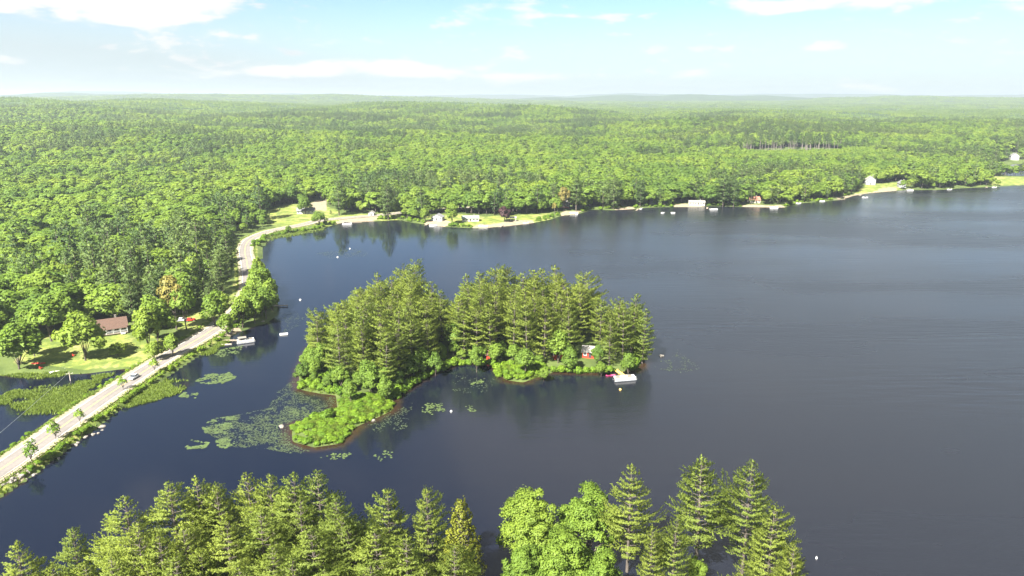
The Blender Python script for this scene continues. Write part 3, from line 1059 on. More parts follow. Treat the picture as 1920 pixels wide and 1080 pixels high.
NEAR = [
    # top in the photograph, prototype, height, width factor, label, category
    (28, 1018, NEAR_PINE[1], 24, 1.0, 'wispy pine at the lower left corner, thin top over the water', None),
    (132, 988, NEAR_DENSE[0], 21, 0.72, 'rounded bushy pine standing alone second from the left on the near shore', None),
    (235, 927, NEAR_PINE[0], 26, 0.95, 'narrow pointed pine, third from the left on the near shore', None),
    (318, 900, NEAR_PINE[3], 27, 1.0, 'pine with ragged yellowish top between the pointed pine and the twin tops', None),
    (370, 893, NEAR_PINE[1], 27, 0.9, 'left one of two close pine tops with bare grey branches below', None),
    (406, 906, NEAR_PINE[0], 26, 0.85, 'right one of two close pine tops with bare grey branches below', None),
    (465, 886, NEAR_PINE[2], 27, 0.9, 'flat topped pine in the middle of the near pine row', None),
    (503, 892, NEAR_PINE[3], 27, 0.8, 'slim pine tucked right behind the flat topped pine', None),
    (546, 885, NEAR_PINE[1], 28, 0.95, 'tall pine with a small spire, left neighbour of the highest near pine', None),
    (597, 882, NEAR_PINE[0], 28, 1.0, 'highest pine of the near left row, layered spreading top', None),
    (630, 926, NEAR_PINE[3], 26, 0.8, 'lower brownish pine at the right shoulder of the highest near pine', None),
    (725, 917, NEAR_DENSE[1], 24, 0.85, 'broad pale green pine dome left of the dark water gap', None),
    (800, 917, NEAR_DENSE[0], 23, 0.72, 'pale rounded pine top between the pine dome and the olive cedar', None),
    (866, 936, NEAR_CEDAR, 22, 0.85, 'dense olive cedar at the left edge of the dark water gap', None),
    (300, 1000, NEAR_PINE[2], 24, 1.0, 'pine in front below the ragged yellowish top', None),
    (420, 965, NEAR_PINE[1], 25, 1.0, 'pine in front of the twin tops with long open branches', None),
    (520, 955, NEAR_BROAD[2], 18, 0.7, 'fresh green leafy tree among the near pines', None),
    (585, 985, NEAR_PINE[3], 24, 1.0, 'pine in front of the spired pine, bright needle plumes', None),
    (655, 985, NEAR_DENSE[0], 22, 0.8, 'wide low pine between the highest near pine and the pine dome', None),
    (760, 1000, NEAR_PINE[2], 23, 1.05, 'pine leaning out in front of the pale rounded pine top', None),
    (375, 1030, NEAR_DENSE[1], 20, 0.8, 'low bushy pine at the bottom edge under the twin tops', None),
    (470, 1005, BIRCH, 15, 1.0, 'white stemmed birch showing at the bottom among the pines', 'tree'),
    (205, 1035, NEAR_PINE[0], 22, 1.0, 'pine at the bottom edge in front of the narrow pointed pine', None),
    (850, 1020, NEAR_PINE[3], 20, 0.9, 'shorter pine at the foot of the olive cedar', None),
    (545, 1045, NEAR_PINE[0], 21, 1.0, 'pine at the bottom edge below the fresh green leafy tree', None),
    (690, 1050, NEAR_PINE[1], 21, 1.1, 'pine at the bottom edge below the wide low pine', None),
    (272, 1062, NEAR_DENSE[0], 19, 0.8, 'bushy pine lowest at the bottom left of the near row', None),
    (95, 1062, NEAR_PINE[2], 20, 1.0, 'pine at the bottom between the wispy corner pine and the bushy one', None),
    (450, 1058, NEAR_PINE[2], 20, 0.9, 'pine at the bottom edge beside the white stemmed birch', None),
    (610, 1062, NEAR_DENSE[1], 18, 0.8, 'low pine at the bottom edge under the bright needle plumes', None),
    (800, 1062, NEAR_DENSE[0], 18, 0.8, 'low pine at the bottom edge left of the water gap', None),
    (992, 914, NEAR_BROAD[0], 20, 1.05, 'big bright green leafy tree right of the dark water gap', None),
    (1105, 905, NEAR_BROAD[1], 21, 1.0, 'tall leafy tree directly left of the lone near pine', None),
    (1060, 978, NEAR_BROAD[2], 18, 1.1, 'wide leafy tree in front between the two bright near ones', None),
    (985, 1015, NEAR_BROAD[1], 15, 0.95, 'lower leafy tree at the bottom beside the water gap', None),
    (1130, 1030, NEAR_BROAD[0], 15, 0.9, 'lower leafy tree at the bottom under the lone near pine', None),
    (1185, 867, NEAR_PINE[0], 27, 1.0, 'lone pine rising out of the leafy trees on the near shore', None),
    (1225, 985, NEAR_PINE[1], 21, 0.75, 'slim low pine right beside the lone near pine', None),
    (1268, 968, NEAR_PINE[3], 22, 0.75, 'short pine at the left foot of the tallest near pine', None),
    (1320, 853, NEAR_PINE[1], 29, 1.15, 'tallest near pine with wide open tiers against the dark water', None),
    (1410, 864, NEAR_PINE[3], 28, 0.95, 'second open tiered pine, right neighbour of the tallest near pine', None),
    (1452, 950, NEAR_DENSE[0], 23, 1.0, 'dense yellow green pine ending the near row on the right', None),
    (1490, 1020, NEAR_DENSE[1], 20, 0.8, 'low dense pine at the outer right foot of the near row', None),
    (1310, 1035, NEAR_BROAD[2], 11, 0.6, 'small bright leafy tree below the tallest near pine', None),
    (1395, 1045, NEAR_PINE[2], 18, 0.9, 'low pine at the bottom between the two open tiered pines', None),
]
NEAR += [
    (255, 985, NEAR_PINE[3], 24, 1.0, 'pine filling the gap right of the narrow pointed pine', None),
    (345, 980, NEAR_PINE[1], 24, 1.0, 'pine below the left twin top, long drooping plumes', None),
    (485, 950, NEAR_PINE[0], 25, 1.0, 'pine right in front of the flat topped pine', None),
    (560, 935, NEAR_PINE[2], 25, 0.9, 'pine in front of the gap between spired and highest pine', None),
    (640, 965, NEAR_PINE[0], 24, 0.9, 'pine below the brownish pine of the near row', None),
    (705, 985, NEAR_PINE[3], 23, 1.0, 'pine at the left foot of the pine dome', None),
    (510, 1020, NEAR_PINE[3], 22, 1.0, 'pine right of the white stemmed birch', None),
    (330, 1040, NEAR_PINE[0], 21, 1.1, 'pine low in front of the long drooping plumes', None),
    (160, 1055, NEAR_PINE[3], 20, 1.0, 'pine at the bottom right of the rounded bushy pine', None),
    (30, 1070, NEAR_PINE[2], 18, 1.0, 'low pine at the very corner under the wispy one', None)]
n_pine = n_broad = 0
for i, (u, v, pr, H, wf, lab, cat) in enumerate(NEAR):
    zb = 1.2
    for _ in range(3):
        x, y = by_top(u, v, H, zb)
        zb = hz(x, y)
    hp = {'pine_tree': 26.0, 'cedar_tree': 22.0, 'broadleaf_tree': 19.0, 'birch_tree': 15.0}[pr[0]]
    if pr in NEAR_DENSE:
        hp = 22.0
    s = H / hp
    plant(pr, (x, y, zb), random.uniform(0, 6.28), (s * wf * (1.08 if u < 900 or pr[0] != 'pine_tree' else 0.86), s * wf * (1.08 if u < 900 or pr[0] != 'pine_tree' else 0.86), s), lab, 'tree', 'trees of the near shore')
    n_pine += pr[0] == 'pine_tree'
    n_broad += pr[0] == 'broadleaf_tree'

def scatter_in(poly, n, spacing, inset, seed, maxtry=6000):
    g = np.random.default_rng(seed)
    out = []
    c = np.stack([g.uniform(poly[:, 0].min(), poly[:, 0].max(), maxtry), g.uniform(poly[:, 1].min(), poly[:, 1].max(), maxtry)], 1)
    d = sdist(c, poly)
    for p in c[d > inset]:
        if all((p[0] - q[0]) ** 2 + (p[1] - q[1]) ** 2 > spacing ** 2 for q in out):
            out.append(tuple(p))
        if len(out) >= n:
            break
    return out


# ------------------------------------------------------------------ island trees
SKY_L = [(590, 582, 21), (627, 569, 23), (646, 560, 24), (668, 541, 25), (704, 511, 27), (728, 518, 26), (756, 503, 27), (775, 492, 28), (809, 532, 25),
         (826, 542, 24), (859, 556, 23), (877, 514, 26), (902, 507, 27), (930, 504, 27), (957, 503, 27), (977, 514, 26), (1004, 504, 27), (1024, 505, 27),
         (1047, 496, 28), (1067, 521, 26), (1098, 516, 27), (1127, 562, 24), (1157, 559, 24), (1188, 548, 25), (1209, 572, 22)]
isle = []
for u, v, H in SKY_L:
    zb = 1.5
    x, y = by_top(u, v, H, zb)
    isle.append((x, y, H))
CABIN = at(1105, 668)
sk = np.array(SKY_L, float)
g = np.random.default_rng(11)
cand = np.stack([g.uniform(ISLAND[:, 0].min(), ISLAND[:, 0].max(), 3000), g.uniform(ISLAND[:, 1].min(), ISLAND[:, 1].max(), 3000)], 1)
cs = sdist(cand, ISLAND)
for (x, y), s in zip(cand, cs):
    if s < 2.2:
        continue
    u, v = project(x, y, 1.5)
    if (u < 735 and v > 735) or (u < 640 and v > 690) or (930 < u < 1015 and v > 685):
        continue
    if abs(u - 1100) < 30 and v > 655 or (abs(x - CABIN.x) < 7 and abs(y - CABIN.y - 3) < 7):
        continue
    if abs(u - 848) < 14 and v > 615:
        continue
    if min(math.hypot(x - a, y - b) for a, b, _ in isle) < 5.3:
        continue
    H = 25.5
    lim_v = np.interp(u, sk[:, 0], sk[:, 1]) + 9
    while H > 9 and project(x, y, 1.5 + H)[1] < lim_v:
        H -= 0.7
    if s < 5:
        H *= 0.86
    isle.append((x, y, H * g.uniform(0.9, 1.0)))
isle_info = []
for i, (x, y, H) in enumerate(isle):
    u, v = project(x, y, H)
    isle_info.append((u, v, i))
order = sorted(range(len(isle)), key=lambda i: isle_info[i][0])
_ONES = ['', 'first', 'second', 'third', 'fourth', 'fifth', 'sixth', 'seventh', 'eighth', 'ninth', 'tenth', 'eleventh', 'twelfth', 'thirteenth', 'fourteenth',
         'fifteenth', 'sixteenth', 'seventeenth', 'eighteenth', 'nineteenth']
_TENS = ['', '', 'twent', 'thirt', 'fort', 'fift', 'sixt', 'sevent', 'eight', 'ninet']


def nth(k):
    """0 -> first, 20 -> twenty-first"""
    k += 1
    if k < 20:
        return _ONES[k]
    return _TENS[k // 10] + ('ieth' if k % 10 == 0 else 'y-' + _ONES[k % 10])


cnt = {}
for i in order:
    x, y, H = isle[i]
    u, v = project(x, y, 1.5)
    tip = i < len(SKY_L)
    west = isle_info[i][0] < 845
    key = (tip, west, v > 660 and not tip)
    k = cnt.get(key, 0)
    cnt[key] = k + 1
    half = 'western' if west else 'eastern'
    if tip:
        lab = f'tall pine on the island skyline, {nth(k)} treetop from the left of its {half} clump'
    elif v > 660:
        lab = f'pine by the near shore of the island, {nth(k)} from the left in its {half} clump'
    else:
        lab = f'pine inside the island wood, {nth(k)} inner crown from the left in its {half} clump'
    pr = ISLE_PINE[(i * 5 + 3) % 7]
    s = H / 25.0
    wf = 0.92 if H > 16 else 1.1
    wf *= random.uniform(0.85, 1.15)
    e = plant(pr, (x, y, hz(x, y)), random.uniform(0, 6.28), (s * wf, s * wf, s), lab, 'tree', 'pines on the island')
    e.rotation_euler.x, e.rotation_euler.y = random.gauss(0, 0.03), random.gauss(0, 0.03)
    n_pine += 1
# leafy trees of the island edge
ISLE_BROAD = [(690, 672, 12, 0.85, 'light leafy tree on the front spit of the island'), (655, 712, 8, 0.8, 'small leafy tree at the root of the grassy island spit'),
              (722, 700, 9, 0.8, 'leafy tree on the inner bank where the island cove begins'), (788, 640, 12, 0.9, 'leafy tree over the cove bank of the western clump'),
              (850, 600, 14, 0.9, 'leafy tree filling the gap between the two island clumps'), (815, 655, 9, 0.9, 'low dark leafy tree at the cove bank by the gap'),
              (985, 648, 11, 0.9, 'leafy tree over the bright shrub mound of the island'), (1047, 615, 14, 0.85, 'bright leafy tree left of the red cabin'),
              (1070, 640, 11, 0.8, 'small bright leafy tree touching the left of the red cabin'), (893, 640, 11, 0.8, 'leafy tree right of the gap at the cove head'),
              (1128, 672, 6, 0.9, 'low leafy tree between red cabin and pontoon boat'),
              (1122, 640, 10, 0.7, 'slim leafy tree at the right corner of the red cabin'), (1180, 655, 9, 0.8, 'leafy tree at the eastern tip above the moored pontoon boat'),
              (1020, 680, 6, 0.9, 'low leafy tree at the waterline right of the shrub mound'), (600, 640, 11, 0.8, 'leafy tree at the western tip of the island'),
              (745, 690, 7, 0.9, 'low leafy tree on the cove bank nearest the spit')]
for i, (u, v, H, wf, lab) in enumerate(ISLE_BROAD):
    zb = 1.2
    x, y = by_top(u, v, H, zb)
    s = H / 16.0
    plant(MID_BROAD[i % 5], (x, y, max(hz(x, y), 0.2)), random.uniform(0, 6.28), (s * wf * 1.15, s * wf * 1.15, s), lab, 'tree', 'leafy trees on the island')
    n_broad += 1


# lower leafy growth along the near bank of the island
_us = []
for x, y in scatter_in(ISLAND, 400, 4.0, 1.6, 19):
    u, v = project(x, y, 0.8)
    s_ = sdist(np.array([[x, y]]), ISLAND)[0]
    if v < 648 or s_ > 9 or (u < 740 and v > 742) or (930 < u < 1015 and v > 690) or abs(u - 1106) < 22:
        continue
    _us.append((u, x, y))
_us.sort()
for i, (u, x, y) in enumerate(_us[:44]):
    H = random.uniform(4.5, 9.5)
    s_ = H / 16
    half = 'western' if u < 845 else 'eastern'
    plant(MID_BROAD[i % 5], (x, y, hz(x, y)), random.uniform(0, 6.28), (s_ * 1.15, s_ * 1.15, s_), f'{nth(i)} low leafy tree from the left along the near island bank', 'tree', 'low leafy trees of the island bank')
    n_broad += 1


# ------------------------------------------------------------------ shrubs
def shrub(x, y, sx, sz, label, group):
    o = bpy.data.objects.new('shrub', SHRUB[random.randrange(4)])
    COL.objects.link(o)
    o.location = (x, y, hz(x, y) - 0.25)
    o.rotation_euler = (0, 0, random.uniform(0, 6.28))
    o.scale = (sx, sx, sz)
    tag(o, label, 'shrub', group)


SPIT = pts([(545, 797), (548, 828), (590, 839), (640, 831), (668, 800), (702, 785), (735, 770), (737, 745), (640, 745), (633, 770), (628, 792), (585, 787)])
TIP = pts([(562, 690), (560, 730), (600, 738), (634, 741), (640, 700), (600, 690)])
MOUND = pts([(940, 688), (945, 712), (980, 717), (1012, 706), (1030, 695), (1000, 682)])
for poly, lab, grp, sz in ((SPIT, 'bright shrub in the low thicket on the front spit of the island', 'shrubs on the island spit', (1.0, 0.6)),
                           (TIP, 'bright shrub in the low thicket at the western tip of the island', 'shrubs at the island tip', (1.0, 1.0)),
                           (MOUND, 'bright shrub of the mound on the cove side of the eastern clump', 'shrubs of the island mound', (1.0, 0.9))):
    for x, y in scatter_in(poly, 92 if poly is SPIT else 42, 2.15, 0.6, 5):
        k = random.uniform(0.62, 0.95)
        shrub(x, y, k * sz[0], k * sz[1], lab, grp)
# shrubs along the rest of the island bank
per = np.vstack([ISLAND, ISLAND[:1]])
for a, b in zip(per[:-1], per[1:]):
    L = np.linalg.norm(b - a)
    for t in np.arange(0.1, 1.0, 3.0 / max(L, 3.0)):
        p = a + (b - a) * t
        inn = np.array([ISLAND[:, 0].mean(), ISLAND[:, 1].mean()]) - p
        p = p + inn / np.linalg.norm(inn) * 1.6
        u, v = project(p[0], p[1], 0)
        if v < 640 or sdist(p[None], SPIT)[0] > -1 or sdist(p[None], TIP)[0] > -1 or sdist(p[None], MOUND)[0] > -1 or abs(u - 1165) < 12:
            continue
        k = random.uniform(0.7, 1.25)
        shrub(p[0], p[1], k, k * 1.05, 'leafy shrub hanging over the water along the wooded island bank', 'shrubs of the island bank')
# shrubs along the causeway banks
T = np.gradient(ROAD, axis=0)
T /= np.linalg.norm(T, axis=1)[:, None]
NRM = np.stack([T[:, 1], -T[:, 0]], 1)
for i in range(4, 84):
    for side in (1, -1):
        for _ in range(1):
            if side == -1 and random.random() < 0.35:
                continue
            j = i + random.random()
            p = ROAD[i] + (ROAD[i + 1] - ROAD[i]) * random.random() + NRM[i] * side * random.uniform(6.9, 7.9)
            k = random.uniform(0.28, 0.62) if side == 1 else random.uniform(0.25, 0.5)
            u, v = project(p[0], p[1], 1)
            if v > 1000 or v < 470 or u < -40 or (u < 45 and v > 860):
                continue
            shrub(p[0], p[1], k, k * 0.9, 'low green shrub on the lake side bank of the causeway road' if side == 1 else
                  'low green shrub on the pond side bank of the causeway road', 'shrubs along the causeway')


# ------------------------------------------------------------------ buildings
def at_ground(u, v, dz=0.0):
    """the terrain point seen at a pixel"""
    z = 2.0
    for _ in range(12):
        p = at(u, v, z + dz)
        z = 0.5 * z + 0.5 * hz(p.x, p.y)
    return Vector((p.x, p.y, hz(p.x, p.y)))


KEEP = []            # (x, y, r): no forest tree here
CLEAR = []           # pixel boxes (u0, u1, v0, v1) of ground kept free of tall trees


def window(par, x, y, z, w, h, face, frame='white'):
    """a framed window on the wall facing -y ('f'), +y ('b'), +x ('r') or -x ('l')"""
    fr, pn = MB(), MB()
    t, dpt = 0.12, 0.10
    if face in 'fb':
        s = -1 if face == 'f' else 1
        yy = y + s * dpt / 2
        fr.box((x, yy, z + h / 2 + t / 2), (w + 2 * t, dpt, t)).box((x, yy, z - h / 2 - t / 2), (w + 2 * t, dpt, t))
        fr.box((x - w / 2 - t / 2, yy, z), (t, dpt, h)).box((x + w / 2 + t / 2, yy, z), (t, dpt, h)).box((x, yy, z), (0.06, dpt * 0.8, h))
        pn.box((x, y + s * 0.02, z), (w, 0.03, h))
    else:
        s = 1 if face == 'r' else -1
        xx = x + s * dpt / 2
        fr.box((xx, y, z + h / 2 + t / 2), (dpt, w + 2 * t, t)).box((xx, y, z - h / 2 - t / 2), (dpt, w + 2 * t, t))
        fr.box((xx, y - w / 2 - t / 2, z), (dpt, t, h)).box((xx, y + w / 2 + t / 2, z), (dpt, t, h)).box((xx, y, z), (dpt * 0.8, 0.06, h))
        pn.box((x + s * 0.02, y, z), (0.03, w, h))
    f = fr.build('window', M[frame], par)
    pn.build('pane', M['glass'], f)
    return f


def house(name, label, loc, rz, L, D, wall_h, roof_h, wall, roof, cat='house', gable_front=False, porch=0.0, chimney=True, windows=3, deck=None, door=True):
    e = empty(name, loc, rz)
    tag(e, label, cat)
    w = MB()
    w.box((0, 0, wall_h / 2 - 0.5), (L, D, wall_h + 1.0))
    ov, th = 0.5, 0.18
    if gable_front:      # ridge runs front to back
        w.prism([(-L / 2, wall_h), (L / 2, wall_h), (0, wall_h + roof_h)], 'y', -D / 2, D / 2)
        sl = roof_h / (L / 2)
        rf = MB()
        for s in (-1, 1):
            a, b = (s * (L / 2 + ov), wall_h - sl * ov), (0, wall_h + roof_h)
            rf.prism([a, b, (b[0], b[1] + th), (a[0], a[1] + th)], 'y', -D / 2 - ov, D / 2 + ov)
    else:
        w.prism([(-D / 2, wall_h), (D / 2, wall_h), (0, wall_h + roof_h)], 'x', -L / 2, L / 2)
        sl = roof_h / (D / 2)
        rf = MB()
        for s in (-1, 1):
            a, b = (s * (D / 2 + ov), wall_h - sl * ov), (0, wall_h + roof_h)
            rf.prism([a, b, (b[0], b[1] + th), (a[0], a[1] + th)], 'x', -L / 2 - ov, L / 2 + ov)
    w.build('wall', M[wall], e)
    r = rf.build('roof', M[roof], e)
    if chimney:
        ch = MB().box((L * 0.22, 0.6, wall_h + roof_h + 0.2), (0.7, 0.7, 1.8)).box((L * 0.22, 0.6, wall_h + roof_h + 1.15), (0.85, 0.85, 0.12))
        ch.build('chimney', M['rock'], r)
    fy = -D / 2
    n = windows
    for i in range(n):
        x = -L / 2 + (i + 0.5) * L / n
        if door and i == n // 2:
            continue
        window(e, x, fy, wall_h * 0.58, min(1.5, L / n * 0.55), min(1.3, wall_h * 0.45), 'f')
    if door:
        x = -L / 2 + (n // 2 + 0.5) * L / n
        d = MB().box((x, fy - 0.04, 1.05), (1.0, 0.08, 2.1)).build('door', M['dark' if wall != 'dark' else 'white'], e)
        MB().box((x + 0.38, fy - 0.11, 1.0), (0.06, 0.06, 0.14)).build('handle', M['metal'], d)
    for fc, s in (('r', 1), ('l', -1)):
        window(e, s * L / 2, 0, wall_h * 0.58, 1.1, min(1.2, wall_h * 0.45), fc)
    if gable_front and roof_h > 2:
        window(e, 0, fy, wall_h + roof_h * 0.35, 1.0, 0.9, 'f')
    if porch:
        pr = MB().prism([(fy - porch, wall_h - 0.5), (fy - 0.02, wall_h - 0.08), (fy - 0.02, wall_h + 0.08), (fy - porch, wall_h - 0.36)], 'x', -L / 2, L / 2)
        pr.build('porch_roof', M[roof], e)
        MB().box((0, fy - porch / 2 - 0.02, 0.15), (L, porch - 0.04, 0.3)).build('porch_floor', M['wood'], e)
        k = 6
        for i in range(k):
            x = -L / 2 + 0.15 + i * (L - 0.3) / (k - 1)
            MB().box((x, fy - porch + 0.12, (wall_h - 0.5 + 0.3) / 2), (0.16, 0.16, wall_h - 0.82)).build('porch_post', M['white'], e)
        rl = MB().box((0, fy - porch + 0.12, 1.2), (L - 0.5, 0.07, 0.08))
        for x in np.arange(-L / 2 + 0.5, L / 2 - 0.3, 0.32):
            rl.box((x, fy - porch + 0.12, 0.73), (0.05, 0.05, 0.84))
        rl.build('railing', M['white'], e)
        st = MB()
        for i in range(3):
            st.box((L * 0.36, fy - porch - 0.2 - 0.3 * i, 0.16 - 0.13 * i), (1.6, 0.3, 0.16))
        st.build('steps', M['white'], e)
    if deck:
        MB().box((0, fy - 1.9, 0.6), (L * 0.9, 3.7, 0.16)).build('deck', M[deck], e)
        rl = MB().box((0, fy - 3.65, 1.55), (L * 0.9, 0.09, 0.1))
        for x in np.linspace(-L * 0.44, L * 0.44, 12):
            rl.box((x, fy - 3.65, 1.1), (0.09, 0.07, 0.84))
        rl.build('railing', M[deck], e)
        for x in (-L * 0.42, 0, L * 0.42):
            MB().box((x, fy - 3.5, 0.0), (0.2, 0.2, 1.04)).build('deck_post', M[deck], e)
    KEEP.append((loc[0], loc[1], max(L, D) * 0.62 + 3.0))
    return e


# the cottage by the causeway
p = at(203, 606, 6.0)
house('cottage', 'brown roofed white cottage with a railed porch beside the causeway', (p.x, p.y, hz(p.x, p.y) + 0.3), R(31), 13.5, 8.0, 2.7, 2.7, 'white', 'brown_roof',
      porch=2.2, windows=5)
SHORE_HOUSES = [
    # u, v, L, D, wall height, roof height, wall, roof, gable to the lake, windows, deck, rz, label
    (574, 400, 17, 8, 2.8, 2.4, 'house_white', 'grey_roof', False, 5, None, 8, 'low white house half hidden by a young tree above the lawn'),
    (697, 404, 5.5, 4.5, 2.6, 1.6, 'house_white', 'pale_roof', True, 1, None, -5, 'small white shed above the right end of the sandy beach'),
    (821, 413, 11, 8, 3.2, 2.4, 'house_white', 'grey_roof', True, 3, None, -12, 'white gabled boathouse among trees behind the shore lawn'),
    (882, 414, 16, 8, 2.6, 1.9, 'cream', 'green_roof', False, 5, None, 4, 'cottage with a pale greenish roof under trees at the shore'),
    (1060, 389, 9, 7, 4.0, 2.2, 'grey', 'grey_roof', True, 3, 'red', -10, 'grey house with a red deck close to the water'),
    (1224, 381, 6.5, 7, 5.2, 2.4, 'grey', 'pale_roof', True, 2, None, 0, 'narrow tall pale house between shore trees'),
    (1306, 384, 17, 7, 2.8, 1.5, 'cream', 'pale_roof', False, 6, None, -6, 'long low white house with a pale roof behind the sandy bank'),
    (1413, 380, 12, 8, 3.2, 3.0, 'cream', 'red_roof', False, 4, None, 5, 'cream house under a terracotta roof behind the sandy strip'),
    (1631, 346, 12, 9, 6.5, 4.0, 'grey', 'pale_roof', True, 3, None, -15, 'big pale grey gabled house on the grassy slope'),
    (1690, 351, 9, 8, 5.2, 3.2, 'grey', 'grey_roof', True, 2, None, -10, 'grey gabled house tucked in trees behind a moored white boat'),
    (1755, 347, 8, 7, 4.5, 3.0, 'house_white', 'grey_roof', True, 2, None, -8, 'small white gabled house deep in the right shore trees'),
    (1848, 301, 26, 10, 4.0, 2.0, 'house_white', 'pale_roof', False, 6, None, -6, 'long low white building beyond the narrow side channel'),
    (1901, 299, 13, 9, 6.5, 4.5, 'house_white', 'grey_roof', True, 3, None, -14, 'white gabled house above the narrow side channel'),
    (1062, 222, 26, 14, 7.0, 4.0, 'house_white', 'pale_roof', False, 5, None, 0, 'lone pale building far off in the middle of the woods'),
]
for u, v, L, D, wh, rh, wall, roof, gf, nw, dk, rz, lab in SHORE_HOUSES:
    q = at_ground(u, v)
    name = 'shed' if 'shed' in lab else 'boathouse' if 'boathouse' in lab else 'house'
    house(name, lab, (q.x, q.y, q.z + 0.25), R(rz), L * 0.85, D * 0.85, wh * 0.9, rh * 0.9, wall, roof, cat='shed' if name == 'shed' else name, gable_front=gf, windows=nw, deck=dk, chimney=name == 'house')
    sc = F / math.hypot(q.y, 100)
    k_ = 1.0 if u in (574, 821, 1413, 1631, 1848, 1901) else 0.15
    CLEAR.append((u - L * 0.22 * sc * k_, u + L * 0.30 * sc * k_, v, v + 12))
# cabin on the island
q = at(1108, 660, 3.0)
house('cabin', 'red cabin with a pale roof among the island trees', (q.x, q.y, hz(q.x, q.y) + 0.2), R(-14), 6.0, 5.0, 2.4, 1.5, 'red', 'pale_roof', cat='cabin', windows=3, chimney=False)
q = at(1046, 668, 2.0)
house('shed', 'small red shed under leafy trees left of the island cabin', (q.x, q.y, hz(q.x, q.y) + 0.2), R(10), 3.2, 2.6, 2.2, 1.0, 'red', 'brown_roof', cat='shed', windows=1, chimney=False)
q = at(922, 668, 2.0)
house('shed', 'dark red shed half hidden at the head of the island cove', (q.x, q.y, hz(q.x, q.y) + 0.2), R(-8), 3.6, 2.6, 2.2, 1.0, 'red', 'brown_roof', cat='shed', windows=1, chimney=False)
# open pavilion on the far shore
q = at_ground(962, 414)
e = empty('pavilion', (q.x, q.y, q.z))
tag(e, 'small white open pavilion at the water right of the plum tree', 'pavilion')
for x in (-2.2, 2.2):
    for y in (-1.6, 1.6):
        MB().box((x, y, 1.2), (0.22, 0.22, 2.6)).build('post', M['white'], e)
MB().prism([(-2.1, 2.5), (2.1, 2.5), (0, 3.7)], 'x', -2.9, 2.9).build('roof', M['pale_roof'], e)
MB().box((0, 0, 0.1), (5.2, 4.0, 0.2)).build('floor_slab', M['wood'], e)
KEEP.append((q.x, q.y, 6))
CLEAR.append((952, 972, 410, 440))


# ------------------------------------------------------------------ boats, docks, cars
def hull_mesh(L, W, H, name='hull', mat='white'):
    n, V = 9, []
    for i in range(n):
        t = i / (n - 1)
        w = W / 2 * (1 - max(0, (t - 0.45) / 0.55) ** 2.2) * (0.9 + 0.1 * min(1, t * 3))
        w = max(w, 0.03)
        sheer = H * (1 + 0.25 * t * t)
        kz = -0.2 + 0.45 * max(0, t - 0.75) * 2
        x = (t - 0.5) * L
        V += [(x, -w, sheer), (x, -w * 0.86, kz + H * 0.32), (x, 0, kz), (x, w * 0.86, kz + H * 0.32), (x, w, sheer), (x, w * 0.8, sheer - 0.02),
              (x, w * 0.72, H * 0.45), (x, -w * 0.72, H * 0.45), (x, -w * 0.8, sheer - 0.02)]
    k = 9
    Fc = []
    for i in range(n - 1):
        for j in range(k):
            Fc.append((i * k + j, i * k + (j + 1) % k, (i + 1) * k + (j + 1) % k, (i + 1) * k + j))
    Fc += [tuple(range(k)), tuple((n - 1) * k + j for j in range(k - 1, -1, -1))]
    return MB().add(V, Fc).mesh(name, M[mat])


def motorboat(loc, rz, label, group='boats along the far shore', L=5.6):
    e = empty('motorboat', loc, rz)
    tag(e, label, 'motorboat', group)
    link('hull', hull_mesh(L, 2.1, 0.75), e)
    MB().prism([(0.5, 0.7), (0.95, 0.62), (0.62, 1.25), (0.56, 1.25)], 'y', -0.8, 0.8).build('windshield', M['glass'], e)
    for y in (-0.45, 0.45):
        MB().box((-0.25, y, 0.55), (0.55, 0.5, 0.28)).box((-0.5, y, 0.9), (0.12, 0.5, 0.55)).build('seat', M['canvas'], e)
    mt = MB().box((-L / 2 - 0.25, 0, 0.85), (0.5, 0.4, 0.5)).box((-L / 2 - 0.2, 0, 0.2), (0.18, 0.14, 0.9)).build('outboard_motor', M['dark'], e, bevel=0.03)
    return e


